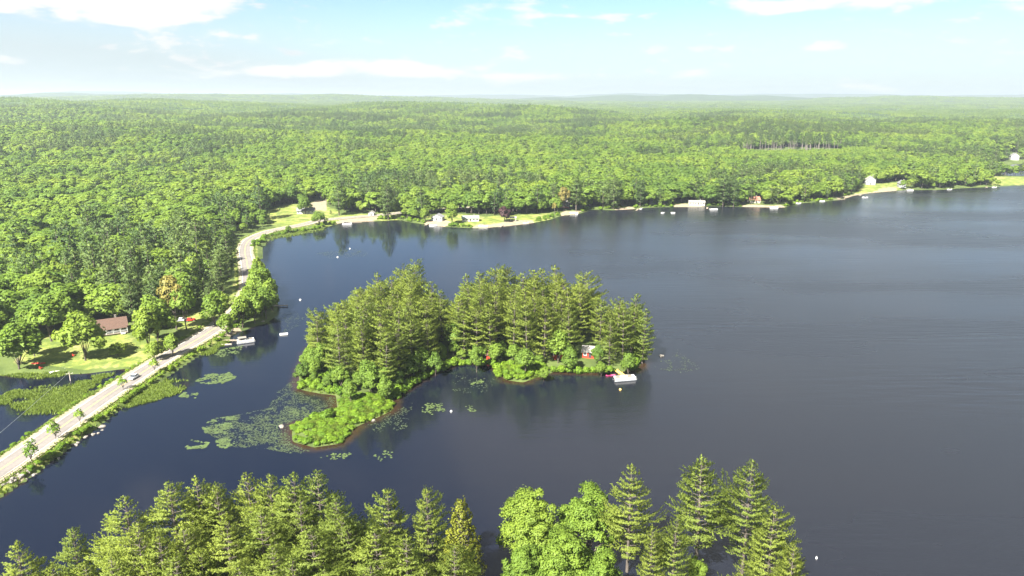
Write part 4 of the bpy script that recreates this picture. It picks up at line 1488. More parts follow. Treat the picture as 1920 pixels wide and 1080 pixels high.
def pontoon_boat(loc, rz, label, canopy=True, group='boats along the far shore', L=7.0):
    e = empty('pontoon_boat', loc, rz)
    tag(e, label, 'pontoon boat', group)
    for y in (-0.95, 0.95):
        t = MB().tube([(-L / 2, y, 0.1), (L / 2 - 0.8, y, 0.1), (L / 2 - 0.25, y, 0.2), (L / 2, y, 0.34)], [0.32, 0.32, 0.22, 0.04], 9)
        t.build('pontoon', M['metal'], e)
    MB().box((-0.1, 0, 0.48), (L - 0.5, 2.5, 0.1)).build('deck', M['wood'], e)
    rl = MB()
    for y in (-1.21, 1.21):
        rl.box((-0.1, y, 0.90), (L - 0.9, 0.05, 0.62))
        rl.box((-0.1, y, 1.27), (L - 0.8, 0.08, 0.06))
    rl.box((L / 2 - 0.55, 0.75, 0.90), (0.05, 0.87, 0.62)).box((L / 2 - 0.55, -0.75, 0.90), (0.05, 0.87, 0.62)).box((-L / 2 + 0.35, 0, 0.90), (0.05, 2.3, 0.62))
    rl.build('fence', M['white'], e)
    for x, y in ((L * 0.25, 0.85), (L * 0.25, -0.85), (-L * 0.28, 0.85)):
        MB().box((x, y, 0.72), (1.5, 0.55, 0.38)).box((x, y + (0.24 if y > 0 else -0.24), 1.05), (1.5, 0.12, 0.5)).build('seat', M['canvas'], e)
    MB().box((-0.4, -0.7, 0.95), (0.6, 0.6, 0.85)).build('console', M['grey'], e)
    MB().box((-L / 2 - 0.1, 0, 0.85), (0.5, 0.42, 0.6)).box((-L / 2 - 0.05, 0, 0.15), (0.18, 0.14, 0.9)).build('outboard_motor', M['dark'], e, bevel=0.03)
    if canopy:
        c = MB().prism([(-1.25, 2.30), (-0.7, 2.46), (0.7, 2.46), (1.25, 2.30), (1.25, 2.24), (-1.25, 2.24)], 'x', -L * 0.42, 0.2).build('canopy', M['canvas'], e)
        fr = MB()
        for x in (-L * 0.40, 0.05):
            for y in (-1.15, 1.15):
                fr.tube([(x * 0.45 - 0.4, y, 1.3), (x, y, 2.25)], 0.025, 5)
        fr.build('canopy_frame', M['metal'], c)
    return e


def dock(loc, rz, L, W, label, mat='wood', group='docks along the shore'):
    e = empty('dock', loc, rz)
    tag(e, label, 'dock', group)
    d = MB()
    n = int(L / 0.24)
    for i in range(n):
        d.box((-L / 2 + (i + 0.5) * L / n, 0, 0.55), (L / n * 0.9, W, 0.06))
    for y in (-W * 0.42, W * 0.42):
        d.box((0, y, 0.45), (L, 0.08, 0.13))
    tag(d.build('deck_boards', M[mat], e), kind='stuff')
    for i in range(max(2, int(L / 3) + 1)):
        x = -L / 2 + 0.3 + i * (L - 0.6) / max(1, int(L / 3))
        for y in (-W / 2 - 0.06, W / 2 + 0.06):
            MB().tube([(x, y, -1.2), (x, y, 0.95)], 0.06, 6).build('post', M[mat], e)
    return e


def box_raft(loc, rz, label, L=3.4, W=2.2):
    e = empty('swim_raft', loc, rz)
    tag(e, label, 'raft')
    d = MB()
    for i in range(10):
        d.box((0, -W / 2 + (i + 0.5) * W / 10, 0.42), (L, W / 10 * 0.92, 0.06))
    tag(d.build('deck_boards', M['white'], e), kind='stuff')
    MB().box((0, 0, 0.28), (L, W, 0.2)).build('frame', M['white'], e)
    for y in (-0.75, 0.75):
        MB().tube([(-L / 2 + 0.2, y, 0.08), (L / 2 - 0.2, y, 0.08)], 0.22, 8).build('float', M['grey'], e)


def canoe(loc, rz, label, mat, L=4.6, W=0.85, name='canoe', group=None):
    e = empty(name, loc, rz)
    tag(e, label, name, group)
    n, V = 11, []
    for i in range(n):
        t = i / (n - 1) * 2 - 1
        w = max(0.02, W / 2 * (1 - abs(t) ** 2.2))
        h = 0.34 + 0.22 * abs(t) ** 3
        x = t * L / 2
        V += [(x, -w, h), (x, -w * 0.8, 0.06 + 0.1 * t * t), (x, 0, 0.0 + 0.1 * t * t), (x, w * 0.8, 0.06 + 0.1 * t * t), (x, w, h), (x, w * 0.86, h - 0.02), (x, 0, 0.10 + 0.1 * t * t), (x, -w * 0.86, h - 0.02)]
    k = 8
    Fc = [(i * k + j, i * k + (j + 1) % k, (i + 1) * k + (j + 1) % k, (i + 1) * k + j) for i in range(n - 1) for j in range(k)]
    Fc += [tuple(range(k)), tuple((n - 1) * k + j for j in range(k - 1, -1, -1))]
    MB().add(V, Fc).build('hull', M[mat], e)
    for x in (-0.9, 0.8):
        MB().box((x, 0, 0.30), (0.25, W * 0.72, 0.05)).build('seat', M['wood'], e)
    return e


def car(loc, rz, label, paint, group=None):
    e = empty('car', loc, rz)
    tag(e, label, 'car', group)
    prof = [(-2.2, 0.32), (2.15, 0.30), (2.28, 0.55), (2.2, 0.78), (1.25, 0.95), (-1.75, 1.0), (-2.25, 0.92), (-2.3, 0.55)]
    MB().prism(prof, 'y', -0.88, 0.88).build('body', M[paint], e, bevel=0.05)
    MB().prism([(1.05, 0.96), (0.35, 1.42), (-1.1, 1.44), (-1.85, 1.0)], 'y', -0.76, 0.76).build('cabin_glass', M['glass'], e, bevel=0.03)
    MB().prism([(0.33, 1.42), (0.15, 1.48), (-0.95, 1.5), (-1.12, 1.44)], 'y', -0.74, 0.74).build('roof', M[paint], e)
    for x in (1.4, -1.4):
        for y in (-0.82, 0.82):
            w = MB().tube([(x, y - 0.1, 0.32), (x, y + 0.1, 0.32)], 0.33, 14).build('wheel', M['tyre'], e)
            MB().tube([(x, y - 0.115, 0.32), (x, y + 0.115, 0.32)], 0.19, 10).build('rim', M['metal'], w)
    for y in (-0.62, 0.62):
        MB().box((2.2, y, 0.66), (0.14, 0.34, 0.14)).build('headlight', M['white'], e)
        MB().box((-2.26, y, 0.74), (0.1, 0.34, 0.14)).build('tail_light', M['lamp_red'], e)
        MB().box((0.75, y * 1.52, 1.0), (0.16, 0.16, 0.12)).build('mirror', M[paint], e)
    return e


def road_dir(x, y):
    i = int(np.argmin(((ROAD - [x, y]) ** 2).sum(1)))
    d = ROAD[min(i + 1, len(ROAD) - 1)] - ROAD[max(i - 1, 0)]
    return math.atan2(d[1], d[0])


p = at(251, 707, ROAD_Z + 0.5)
car((p.x, p.y, ROAD_Z + 0.005), road_dir(p.x, p.y) + math.pi, 'silver car driving along the causeway road', 'silver')
p = at_ground(341, 602)
car((p.x, p.y, p.z + 0.05), R(20), 'white car parked in the yard beside a red one', 'white', 'cars parked by the yard')
KEEP.append((p.x, p.y, 6))
p = at_ground(357, 602)
car((p.x, p.y, p.z + 0.05), R(28), 'red car parked in the yard beside a white one', 'red', 'cars parked by the yard')
KEEP.append((p.x, p.y, 6))
CLEAR.append((328, 368, 600, 640))

# dock with a covered pontoon boat by the causeway
p = at(437, 638, 0.5)
dock((p.x, p.y, 0), R(-4), 8.5, 1.5, 'wooden dock reaching from the causeway bank to a covered pontoon boat')
p = at(461, 638, 0.8)
pontoon_boat((p.x, p.y, 0), R(26), 'pontoon boat with a tan canopy at the causeway dock', True, 'boats near the causeway', 7.5)
p = at(425, 646, 0.2)
canoe((p.x, p.y, 0.0), R(4), 'cream rowing boat under the edge of the causeway dock', 'cream', 4.2, 1.1, 'rowing_boat')
p = at(532, 626, 0.4)
box_raft((p.x, p.y, 0), R(14), 'white swim raft afloat between the causeway and the island')
p = at(524, 573, 0.5)
dock((p.x, p.y, 0), R(6), 8.0, 1.3, 'short reddish brown dock on the wooded point by the road', 'wood')
# boats by the island
p = at(1172, 709, 0.6)
pontoon_boat((p.x, p.y, 0), R(12), 'open white pontoon boat moored at the east end of the island', False, 'boats near the island', 8.6)
p = at(1145, 704, 0.2)
canoe((p.x, p.y, 0.0), R(8), 'pink kayak beside the moored white pontoon boat', 'pink', 3.6, 0.85, 'kayak')
p = at(1163, 699, 0.6)
dock((p.x, p.y, 0), R(-68), 7.0, 1.5, 'yellow wooden jetty between the island bank and the pontoon boat', 'yellow')
p = at(1150, 707, 0.0)
p = at(72, 682, 1.3)
canoe((p.x, p.y, hz(p.x, p.y) + 0.05), R(5), 'red canoe lying on the cottage lawn', 'red', 5.2, 0.95)
p = at(107, 695, 0.6)
dock((p.x, p.y, 0.1), R(58), 5.5, 1.6, 'pale short dock below the cottage lawn at the pond', 'white')


def chair(loc, rz, label):
    e = empty('lawn_chair', loc, rz)
    tag(e, label, 'chair')
    s = MB()
    for i in range(5):
        s.box((0, -0.3 + i * 0.14, 0.42 - i * 0.03), (0.62, 0.11, 0.035))
    s.build('seat', M['red'], e)
    b = MB()
    for i in range(5):
        b.box((-0.26 + i * 0.13, 0.38 + 0.1, 0.75), (0.11, 0.035, 0.8))
    b.build('backrest', M['red'], e)
    for x in (-0.36, 0.36):
        MB().box((x, -0.28, 0.32), (0.06, 0.1, 0.64)).build('leg', M['red'], e)
        MB().box((x, 0.36, 0.28), (0.06, 0.1, 0.56)).build('leg', M['red'], e)
        MB().box((x, 0.02, 0.66), (0.14, 0.8, 0.04)).build('armrest', M['red'], e)


for u, v, lab in ((139, 668, 'red wooden lawn chair left of the round maple trunk'), (77, 692, 'red wooden lawn chair beside the red canoe')):
    p = at_ground(u, v)
    chair((p.x, p.y, p.z), R(160), lab)

# floats and buoys
def buoy(u, v, r, label, mat='white', name='buoy'):
    p = at(u, v, 0.2)
    e = empty(name, (p.x, p.y, 0), random.uniform(0, 3))
    tag(e, label, name)
    pr = [(0.02, -0.25), (r * 0.7, -0.2), (r, 0.1), (r * 0.85, 0.35), (r * 0.35, 0.55), (0.02, 0.6)]
    n, V = 10, []
    for a, b in pr:
        V += [(a * math.cos(2 * math.pi * k / n), a * math.sin(2 * math.pi * k / n), b) for k in range(n)]
    Fc = [(i * n + k, i * n + (k + 1) % n, (i + 1) * n + (k + 1) % n, (i + 1) * n + k) for i in range(len(pr) - 1) for k in range(n)]
    MB().add(V, Fc).build('float', M[mat], e, smooth=True)
    MB().tube([(0, 0, 0.5), (0, 0, 0.95)], 0.05, 6).build('pole', M['dark'], e)


buoy(563, 562, 0.6, 'white buoy off the short reddish dock', 'white')
buoy(1163, 730, 0.45, 'pale yellow buoy in front of the moored pontoon boat', 'yellow')
buoy(846, 771, 0.4, 'white buoy alone in the island cove', 'white')
buoy(633, 482, 0.6, 'white buoy on the blue water left of the island tops', 'white')
buoy(656, 466, 0.5, 'small white buoy nearer the beach than its neighbour', 'white')
buoy(1531, 1046, 0.22, 'tiny white marker float right of the near pines', 'white')


# rocks
def rock(x, y, z, s, label, group=None, name='rock'):
    g = np.random.default_rng(int(abs(x * 13 + y * 7)))
    import bmesh
    bm = bmesh.new()
    bmesh.ops.create_icosphere(bm, subdivisions=2, radius=1.0)
    ph = g.uniform(0, 6, 6)
    for vtx in bm.verts:
        c = vtx.co
        k = 1 + 0.22 * math.sin(c.x * 2.3 + ph[0]) + 0.18 * math.sin(c.y * 3.1 + ph[1]) + 0.12 * math.sin(c.z * 4 + ph[2] + c.x * 3)
        vtx.co = Vector((c.x * k * s, c.y * k * s * 0.8, c.z * k * s * 0.55))
    me = bpy.data.meshes.new(name)
    bm.to_mesh(me)
    bm.free()
    me.materials.append(M['rock'])
    o = link(name, me, None, (x, y, z), g.uniform(0, 3))
    tag(o, label, 'rock', group)
    return o


for u, v, s, lab in ((1241, 668, 1.1, 'pale rock just above the water off the east tip of the island'), (1222, 656, 0.8, 'low dark rock by the east tip of the island'),
                     (529, 800, 1.0, 'whitish rock at the left point of the island spit'), (700, 788, 0.7, 'pale rock at the inner foot of the island spit'),
                     (1068, 697, 1.0, 'pale rock on the island bank left of the kayak'), (862, 679, 0.9, 'pale flat rock at the head of the island cove'),
                     (493, 604, 1.0, 'pale rock at the foot of the wooded point')):
    p = at(u, v, 0.1)
    rock(p.x, p.y, 0.1, s, lab)
g = np.random.default_rng(21)
for u0, v0, u1, v1, n, lab, grp in ((5, 915, 60, 886, 16, 'pale boulder in the stone heap where the road leaves the corner', 'boulders at the road corner'),
                                    (405, 627, 445, 622, 12, 'reddish grey boulder on the bank above the causeway dock', 'boulders by the causeway dock'),
                                    (60, 890, 200, 795, 12, 'grey stone at the waterline of the causeway embankment', 'stones along the causeway')):
    for i in range(n):
        t = g.random()
        p = at(u0 + (u1 - u0) * t + g.normal(0, 3), v0 + (v1 - v0) * t + g.normal(0, 3), 0.5)
        rock(p.x, p.y, max(0.05, hz(p.x, p.y)), g.uniform(0.35, 0.9), lab, grp)


# utility poles and the wire
def pole(u, v, H, label, group='utility poles by the road'):
    p = at_ground(u, v)
    e = empty('utility_pole', (p.x, p.y, p.z), R(20))
    tag(e, label, 'utility pole', group)
    MB().tube([(0, 0, -0.5), (0, 0, H)], [0.19, 0.12], 8).build('shaft', M['pole'], e)
    MB().box((0, 0.14, H - 0.7), (2.2, 0.1, 0.12)).build('crossarm', M['pole'], e)
    for x in (-0.95, 0.0, 0.95):
        MB().tube([(x, 0.14, H - 0.64), (x, 0.14, H - 0.42)], 0.05, 6).build('insulator', M['white'], e)
    KEEP.append((p.x, p.y, 3))
    return p


P1 = pole(447, 590, 10, 'grey utility pole among the trees at the road bend')
P2 = pole(411, 596, 11, 'utility pole left of the road bend, close to the yard')
P0 = pole(133, 719, 4.5, 'short pole standing in the pond beyond the sedge bank')
a = Vector((P0.x, P0.y, P0.z + 4.3))
b = at(-220, 990, 9.0)
w = MB().tube([a.lerp(b, t) - Vector((0, 0, 3.0 * t * (1 - t))) for t in np.linspace(0, 1, 14)], 0.035, 5)
tag(w.build('power_line', M['metal']), 'thin pale wire spanning the dark pond to the short pole', 'wire')
# guard rail at the corner
gr = empty('guard_rail', (0, 0, 0))
tag(gr, 'dark guard rail on the lake side of the road corner', 'guard rail')
gp = [ROAD[i] + NRM[i] * 4.6 for i in range(10, 25)]
MB().tube([(q[0], q[1], ROAD_Z + 0.62) for q in gp], 0.13, 6).build('rail', M['pole'], gr)
for q in gp[::2]:
    MB().box((q[0], q[1], ROAD_Z + 0.25), (0.16, 0.16, 0.8)).build('post', M['pole'], gr)

# far shore boats and docks
FAR_BOATS = [('p', 651, 420, 10, 1, 'pontoon boat with a canopy moored off the sandy beach'), ('m', 812, 423, 0, 0, 'white motorboat below the white boathouse'),
             ('p', 906, 425, 5, 1, 'covered pontoon boat in front of the greenish roofed cottage'), ('m', 986, 418, 20, 0, 'white motorboat right of the open pavilion'),
             ('p', 1076, 400, -10, 0, 'white pontoon boat below the house with the red deck'), ('m', 1203, 391, 60, 0, 'motorboat at the sand below the narrow tall house'),
             ('p', 1338, 393, 12, 0, 'white pontoon boat right of the long low white house'), ('p', 1451, 390, 2, 0, 'white pontoon boat at the end of the sandy strip'),
             ('m', 1497, 381, 10, 0, 'white motorboat at the shore right of the sandy strip'), ('m', 1541, 377, -5, 0, 'white motorboat beside the long thin dock'),
             ('m', 1622, 370, 0, 0, 'small white boat moored off the grassy slope'), ('p', 1706, 357, 5, 1, 'covered white boat below the grey gabled house'),
             ('m', 1781, 355, 10, 0, 'white boat moored below the small white gabled house'), ('m', 1865, 351, 10, 0, 'white boat at the shore near the narrow side channel'),
             ('m', 1243, 399, 15, 0, 'left of two small boats anchored off the sandy bank'), ('m', 1262, 399, -15, 0, 'right of two small boats anchored off the sandy bank')]
for ty, u, v, rz, cn, lab in FAR_BOATS:
    p = at(u, v, 0.4)
    small = 'two small' in lab
    if ty == 'p':
        pontoon_boat((p.x, p.y, 0), R(rz), lab, bool(cn), L=8.0)
    else:
        motorboat((p.x, p.y, 0), R(rz), lab, L=3.6 if small else 6.0)
for u, v, L, rz, lab in ((668, 417, 9, 0, 'dock beside the pontoon boat at the sandy beach'), (800, 421, 7, 80, 'dock in front of the white boathouse'),
                         (1568, 374, 17, -2, 'long thin dock reaching sideways from the shore'), (1195, 393, 12, 70, 'dock below the narrow tall pale house'),
                         (1326, 390, 9, 75, 'dock beside the pontoon boat by the long white house'), (1613, 366, 8, 60, 'dock at the foot of the grassy slope'),
                         (940, 424, 9, 75, 'dock between greenish roofed cottage and pavilion'), (1850, 351, 9, 60, 'dock by the shore near the side channel')):
    p = at(u, v, 0.5)
    dock((p.x, p.y, 0), R(rz), L, 1.6, lab)

# ------------------------------------------------------------------ single trees by the road and the cottage
def by_base(u, v, topv, pr, H0, wf, name_label, group, cat='tree'):
    q = at_ground(u, v)
    H = 4.0
    for h in np.arange(2.5, 34, 0.25):
        if project(q.x, q.y, q.z + h)[1] <= topv:
            H = h
            break
    s = H / H0
    plant(pr, (q.x, q.y, q.z), random.uniform(0, 6.28), (s * wf, s * wf, s), name_label, cat, group)
    KEEP.append((q.x, q.y, 4.5))


for u, v, tv, lab in ((62, 868, 822, 'sapling nearest the road corner on the causeway bank'), (104, 824, 787, 'second sapling from the corner on the causeway bank'),
                      (151, 794, 763, 'third sapling from the corner on the causeway bank'), (231, 732, 704, 'sapling standing just before the silver car'),
                      (291, 698, 668, 'sapling on the bank just beyond the silver car')):
    by_base(u, v, tv, SAPLING[u % 2], 6.0, 1.0, lab, 'saplings along the causeway')
for args in ((160, 676, 584, MID_BROAD[0], 16, 1.18, 'round leafy tree on the lawn in front of the cottage'),
             (97, 640, 553, MID_BROAD[1], 16, 1.2, 'dull green tree at the left edge of the cottage lawn'),
             (36, 692, 602, MID_BROAD[2], 16, 1.25, 'broad tree at the left frame edge beside the pond'),
             (279, 656, 566, MID_BROAD[3], 16, 0.85, 'leafy tree right of the cottage, nearest of its clump'),
             (296, 640, 550, MID_BROAD[0], 16, 0.95, 'leafy tree right of the cottage at the back of its clump'),
             (65, 668, 612, MID_BROAD[4], 16, 1.2, 'greyish tree behind the red canoe on the lawn'),
             (222, 668, 640, MID_BROAD[3], 16, 1.5, 'low pale bush like tree on the lawn before the cottage'),
             (290, 676, 640, MID_BROAD[2], 16, 1.3, 'low tree where the lawn slopes down to the road'),
             (128, 612, 545, MID_BROAD[2], 16, 1.0, 'tree behind the round lawn tree left of the cottage'),
             (331, 618, 515, RUST, 17, 0.85, 'tall brownish tree by the parked cars'),
             (350, 618, 520, MID_BROAD[1], 16, 0.8, 'tall thin green tree right beside the brownish one'),
             (325, 668, 624, MID_BROAD[4], 16, 1.1, 'small round tree at the roadside where the lawn ends'),
             (403, 612, 543, MID_BROAD[0], 16, 0.95, 'light green tree at the road bend by the utility poles'),
             (420, 598, 545, MID_BROAD[4], 16, 0.9, 'light tree right of the utility pole at the road bend'),
             (425, 630, 585, MID_BROAD[2], 16, 0.9, 'greyish tree on the bank above the causeway dock'),
             (455, 615, 548, MID_BROAD[3], 16, 0.9, 'leafy tree at the left end of the wooded point'),
             (478, 606, 540, MID_BROAD[0], 16, 1.0, 'leafy tree at the lake edge of the wooded point'),
             (500, 598, 535, MID_BROAD[1], 16, 1.0, 'leafy tree at the tip of the wooded point above the short dock'),
             (486, 575, 500, MID_BROAD[2], 16, 0.8, 'leafy tree between road and lake above the wooded point'),
             (508, 580, 520, MID_BROAD[4], 16, 0.9, 'dark leafy tree over the short reddish dock'),
             (496, 550, 496, MID_BROAD[3], 16, 0.8, 'slim leafy tree on the strip between road and lake'),
             (485, 525, 480, MID_BROAD[4], 16, 0.7, 'small leafy tree on the narrow strip between road and lake'),
             (572, 402, 365, MID_BROAD[0], 16, 0.95, 'young round tree in front of the low white house'),
             (848, 420, 378, MID_BROAD[4], 16, 1.0, 'bright egg shaped tree right of the white boathouse'),
             (797, 416, 386, MID_BROAD[3], 16, 1.0, 'bright small tree left of the white boathouse'),
             (945, 416, 386, PLUM, 9, 1.0, 'dark purple leaved tree on the far shore'),
             (1057, 396, 350, RUST, 17, 0.9, 'bare looking brownish tree by the red deck house'),
             (1040, 400, 380, RUST, 17, 1.0, 'small rusty tree left of the red deck house')):
    by_base(*args, 'single trees by road and shore')
    n_broad += 1

for u, v, tv, wf, lab in ((452, 432, 345, 1.0, 'dark pine above the road where it bends to the lake'), (470, 424, 333, 1.1, 'tall dark pine left of the lawn of the low white house'),
                          (490, 412, 338, 1.0, 'second dark pine left of the lawn of the low white house'), (505, 404, 326, 0.9, 'slim dark pine at the back corner of the shore lawn'),
                          (525, 396, 322, 0.9, 'dark pine at the back edge of the shore lawn'), (620, 402, 328, 1.1, 'big dark pine right of the sandy driveway'),
                          (636, 404, 338, 1.0, 'dark pine between sandy driveway and beach'), (728, 412, 345, 1.1, 'brownish pine right of the white shed'),
                          (752, 414, 336, 1.1, 'tall pine at the shore between shed and boathouse'), (1080, 396, 332, 1.1, 'dark pine right of the red deck house'),
                          (1150, 392, 326, 1.1, 'dark spreading pine above the bank by the narrow tall house'), (1200, 388, 338, 1.0, 'pine left of the narrow tall pale house'),
                          (1355, 388, 325, 1.2, 'big dark pine between long white house and terracotta roof'), (1375, 388, 340, 1.1, 'dark pine left of the terracotta roofed house'),
                          (172, 470, 388, 1.2, 'dark spreading pine alone in the leafy wood above the cottage'), (36, 520, 440, 1.0, 'dark pointed pine near the left frame edge'),
                          (348, 470, 392, 1.2, 'dark pine over the leafy wood left of the road bend'), (374, 500, 410, 1.2, 'dark bushy pine halfway between cottage and road bend'),
                          (272, 500, 418, 1.1, 'dark pine in the middle of the left leafy wood'), (255, 545, 458, 1.1, 'dark tall pine behind the clump right of the cottage'),
                          (215, 590, 500, 1.2, 'dark full pine directly behind the cottage'), (430, 520, 440, 1.2, 'broad dark pine over the left side of the road'),
                          (418, 545, 470, 1.1, 'dark pine left of the road above the utility poles'), (240, 560, 490, 1.0, 'slim dark pine behind the brown cottage roof')):
    by_base(u, v, tv, MID_PINE[(u + v) % 5], 25, wf * 1.1, lab, 'dark pines standing out of the leafy woods')
    n_pine += 1
WOODED = pts([(442, 612), (500, 604), (517, 590), (518, 572), (508, 545), (493, 505), (486, 495), (480, 520), (476, 560), (458, 592)])
_wp = scatter_in(WOODED, 24, 4.2, 1.0, 14)
_wp.sort(key=lambda q: project(q[0], q[1], 0)[0])
for i, (x, y) in enumerate(_wp):
    s = random.uniform(0.5, 0.85)
    plant(MID_BROAD[i % 5], (x, y, hz(x, y)), random.uniform(0, 6.28), (s, s, s), f'{nth(i)} lower leafy tree from the left on the wooded point', 'tree',
          'lower leafy trees of the wooded point')
    n_broad += 1

# ------------------------------------------------------------------ the woods
def red_pines():
    poly = pts([(1385, 302), (1440, 304), (1500, 302), (1575, 301), (1575, 292), (1480, 290), (1385, 292)])
    for x, y in scatter_in(poly, 60, 6.0, 0.5, 9):
        plant(RED_PINE[random.randrange(3)], (x, y, hz(x, y)), random.uniform(0, 6.28), random.uniform(0.92, 1.1) * 1.1,
              'tall pine with a bare grey trunk in the stand above the right shore', 'tree', 'bare trunked pines above the right shore')
    return poly


RP = red_pines()
n_pine += 60
_bx = (RP[:, 0].min() - 15, RP[:, 0].max() + 15)


def woods():
    g = np.random.default_rng(42)
    sp = 7.0
    Rm = 2650
    xs, ys = np.arange(-1900, 1900, sp), np.arange(180, Rm, sp)
    X, Y = np.meshgrid(xs, ys)
    P = np.stack([X.ravel() + (np.arange(X.size) // X.shape[1] % 2) * sp / 2, Y.ravel()], 1) + g.uniform(-0.42, 0.42, (X.size, 2)) * sp
    r = np.hypot(P[:, 0], P[:, 1])
    a = np.degrees(np.arctan2(P[:, 0], P[:, 1]))
    P = P[(r < Rm) & (abs(a) < 42)]
    z, sd, rd = height(P, True)
    ok = (sd > 2.5) & (rd > 9.0) & (sdist(P, ISLAND) < -5) & (sdist(P, POINT) < -5)
    P, z, sd, rd = P[ok], z[ok], sd[ok], rd[ok]
    r = np.hypot(P[:, 0], P[:, 1])
    nr = r < 1500
    bad = np.zeros(len(P), bool)
    for poly in LAWNS + SANDS:
        bad[nr] |= sdist(P[nr], poly) > -1.0
    for x, y, k in KEEP:
        bad |= (P[:, 0] - x) ** 2 + (P[:, 1] - y) ** 2 < k * k
    dep = P[:, 1] * CP - (z - CAMH) * SP
    U = 960 + F * P[:, 0] / dep
    Vp = 540 - F * (P[:, 1] * SP + (z - CAMH) * CP) / dep
    for u0, u1, v0, v1 in CLEAR:
        bad |= (U > u0) & (U < u1) & (Vp > v0) & (Vp < v1)
    bad |= sdist(P, RP) > -2.0
    # causeway right bank and narrow strips stay free of big trees
    bad |= (U > 425) & (U < 530) & (Vp > 436) & (Vp < 640) & (rd < 34) & (P[:, 0] > np.interp(P[:, 1], *zip(*sorted((q[1], q[0]) for q in ROAD[20:130]))))
    bad |= (Vp > 600) & (rd < 40) & (P[:, 0] > -150)
    bad |= (rd < 13.5) & (Vp > 425) & (Vp < 580)
    bad |= (U > 150) & (U < 245) & (Vp > 616)
    bad |= (U < 430) & (Vp > 655)
    P, z, sd, rd, U, Vp, r = [q[~bad] for q in (P, z, sd, rd, U, Vp, r)]
    n = len(P)
    # pines gather in patches
    patch = fbm(P[:, 0] / 110 + 3, P[:, 1] / 110, 3)
    pine_p = 0.06 + 0.62 * sstep(0.55, 0.70, patch) + 0.25 * sstep(60, 10, sd) * (U > 900) + 0.35 * ((abs(U - 430) < 40) & (Vp > 400) & (Vp < 560))
    is_pine = g.random(n) < pine_p
    H = np.where(is_pine, g.uniform(16, 25, n), 10 + 10.5 * g.random(n) ** 1.2) * np.where(r > 1500, 1.05, 1.0)
    H *= np.where((sd < 10) & (g.random(n) < 0.5), 0.7, 1.0)
    H *= np.where((rd < 24) & (Vp > 425), 0.68, 1.0)
    low = (P[:, 0] > _bx[0]) & (P[:, 0] < _bx[1]) & (P[:, 1] < RP[:, 1].mean()) & (P[:, 1] > RP[:, 1].min() - 150)
    H = np.where(low, np.minimum(H, 14.0), H)
    is_pine &= ~low
    wide = np.where(is_pine, g.uniform(0.95, 1.2, n), g.uniform(0.95, 1.6, n))
    rot = g.uniform(0, 6.28, n)
    return P, z, H, wide, rot, is_pine, U, Vp, r, sd, rd


WP, WZ, WH, WW, WR, WPINE, WU, WV, WD, WSD, WRD = woods()


def zone(u, v):
    if u < 430 and v > 560:
        return 'around the cottage lawn'
    if u < 200:
        return 'behind the cottage'
    if u < 420 and v > 470:
        return 'between cottage and road bend'
    if u < 520 and v > 425:
        return 'beside the left road verge'
    if u < 470:
        return 'left of the road bend'
    if u < 660:
        return 'around the low white house'
    if u < 790:
        return 'behind the sandy beach'
    if u < 940:
        return 'behind the white boathouse'
    if u < 1040:
        return 'right of the purple tree'
    if u < 1160:
        return 'behind the house with the red deck'
    if u < 1280:
        return 'around the narrow tall pale house'
    if u < 1390:
        return 'around the long low white house'
    if u < 1500:
        return 'around the terracotta roofed house'
    if u < 1620:
        return 'above the long thin dock'
    return 'near the right shore gabled houses'


# score: how large a tree shows; edge trees show most
order = np.argsort(WD - 120 * (WSD < 14) - 60 * (WRD < 16))
single = np.zeros(len(WP), bool)
singles = []
quota = {True: 292 - n_pine, False: 292 - n_broad}
for i in order:
    if not (-60 < WU[i] < 1980):
        continue
    k = bool(WPINE[i])
    if quota[k] <= 0:
        continue
    quota[k] -= 1
    single[i] = True
    z = zone(WU[i], WV[i])
    singles.append((i, k, z))
edge_rank = {}
for i, k, z in sorted(singles, key=lambda q: WU[q[0]]):
    edge = bool(WSD[i] < 16 or WRD[i] < 18)
    big = WV[i] > 545
    if edge:
        c = edge_rank.get((k, z), 0)
        edge_rank[(k, z)] = c + 1
        lab = f'{nth(c)} ' + ('pine' if k else 'leafy tree') + ' from the left at the wood edge ' + z
    elif big:
        c = edge_rank.get((k, z, 'in'), 0)
        edge_rank[(k, z, 'in')] = c + 1
        lab = f'{nth(c)} ' + ('pine' if k else 'leafy tree') + ' from the left among those inside the wood ' + z
    else:
        lab = ('tall ' if WH[i] > (20.5 if k else 15) else 'lower ') + ('pine' if k else 'leafy tree') + ' inside the wood ' + z
    pr = MID_PINE[int(WR[i] * 100) % 5] if k else MID_BROAD[int(WR[i] * 100) % 5]
    s = WH[i] / (25 if k else 16)
    plant(pr, (WP[i, 0], WP[i, 1], WZ[i]), WR[i], (s * WW[i], s * WW[i], s), lab, 'tree', ('pines ' if k else 'leafy trees ') + z)


def lod_collection(name, meshes):
    c = bpy.data.collections.new(name)
    for i, ms in enumerate(meshes):
        o = bpy.data.objects.new(f'{name}_{i:02d}', ms)
        c.objects.link(o)
    return c


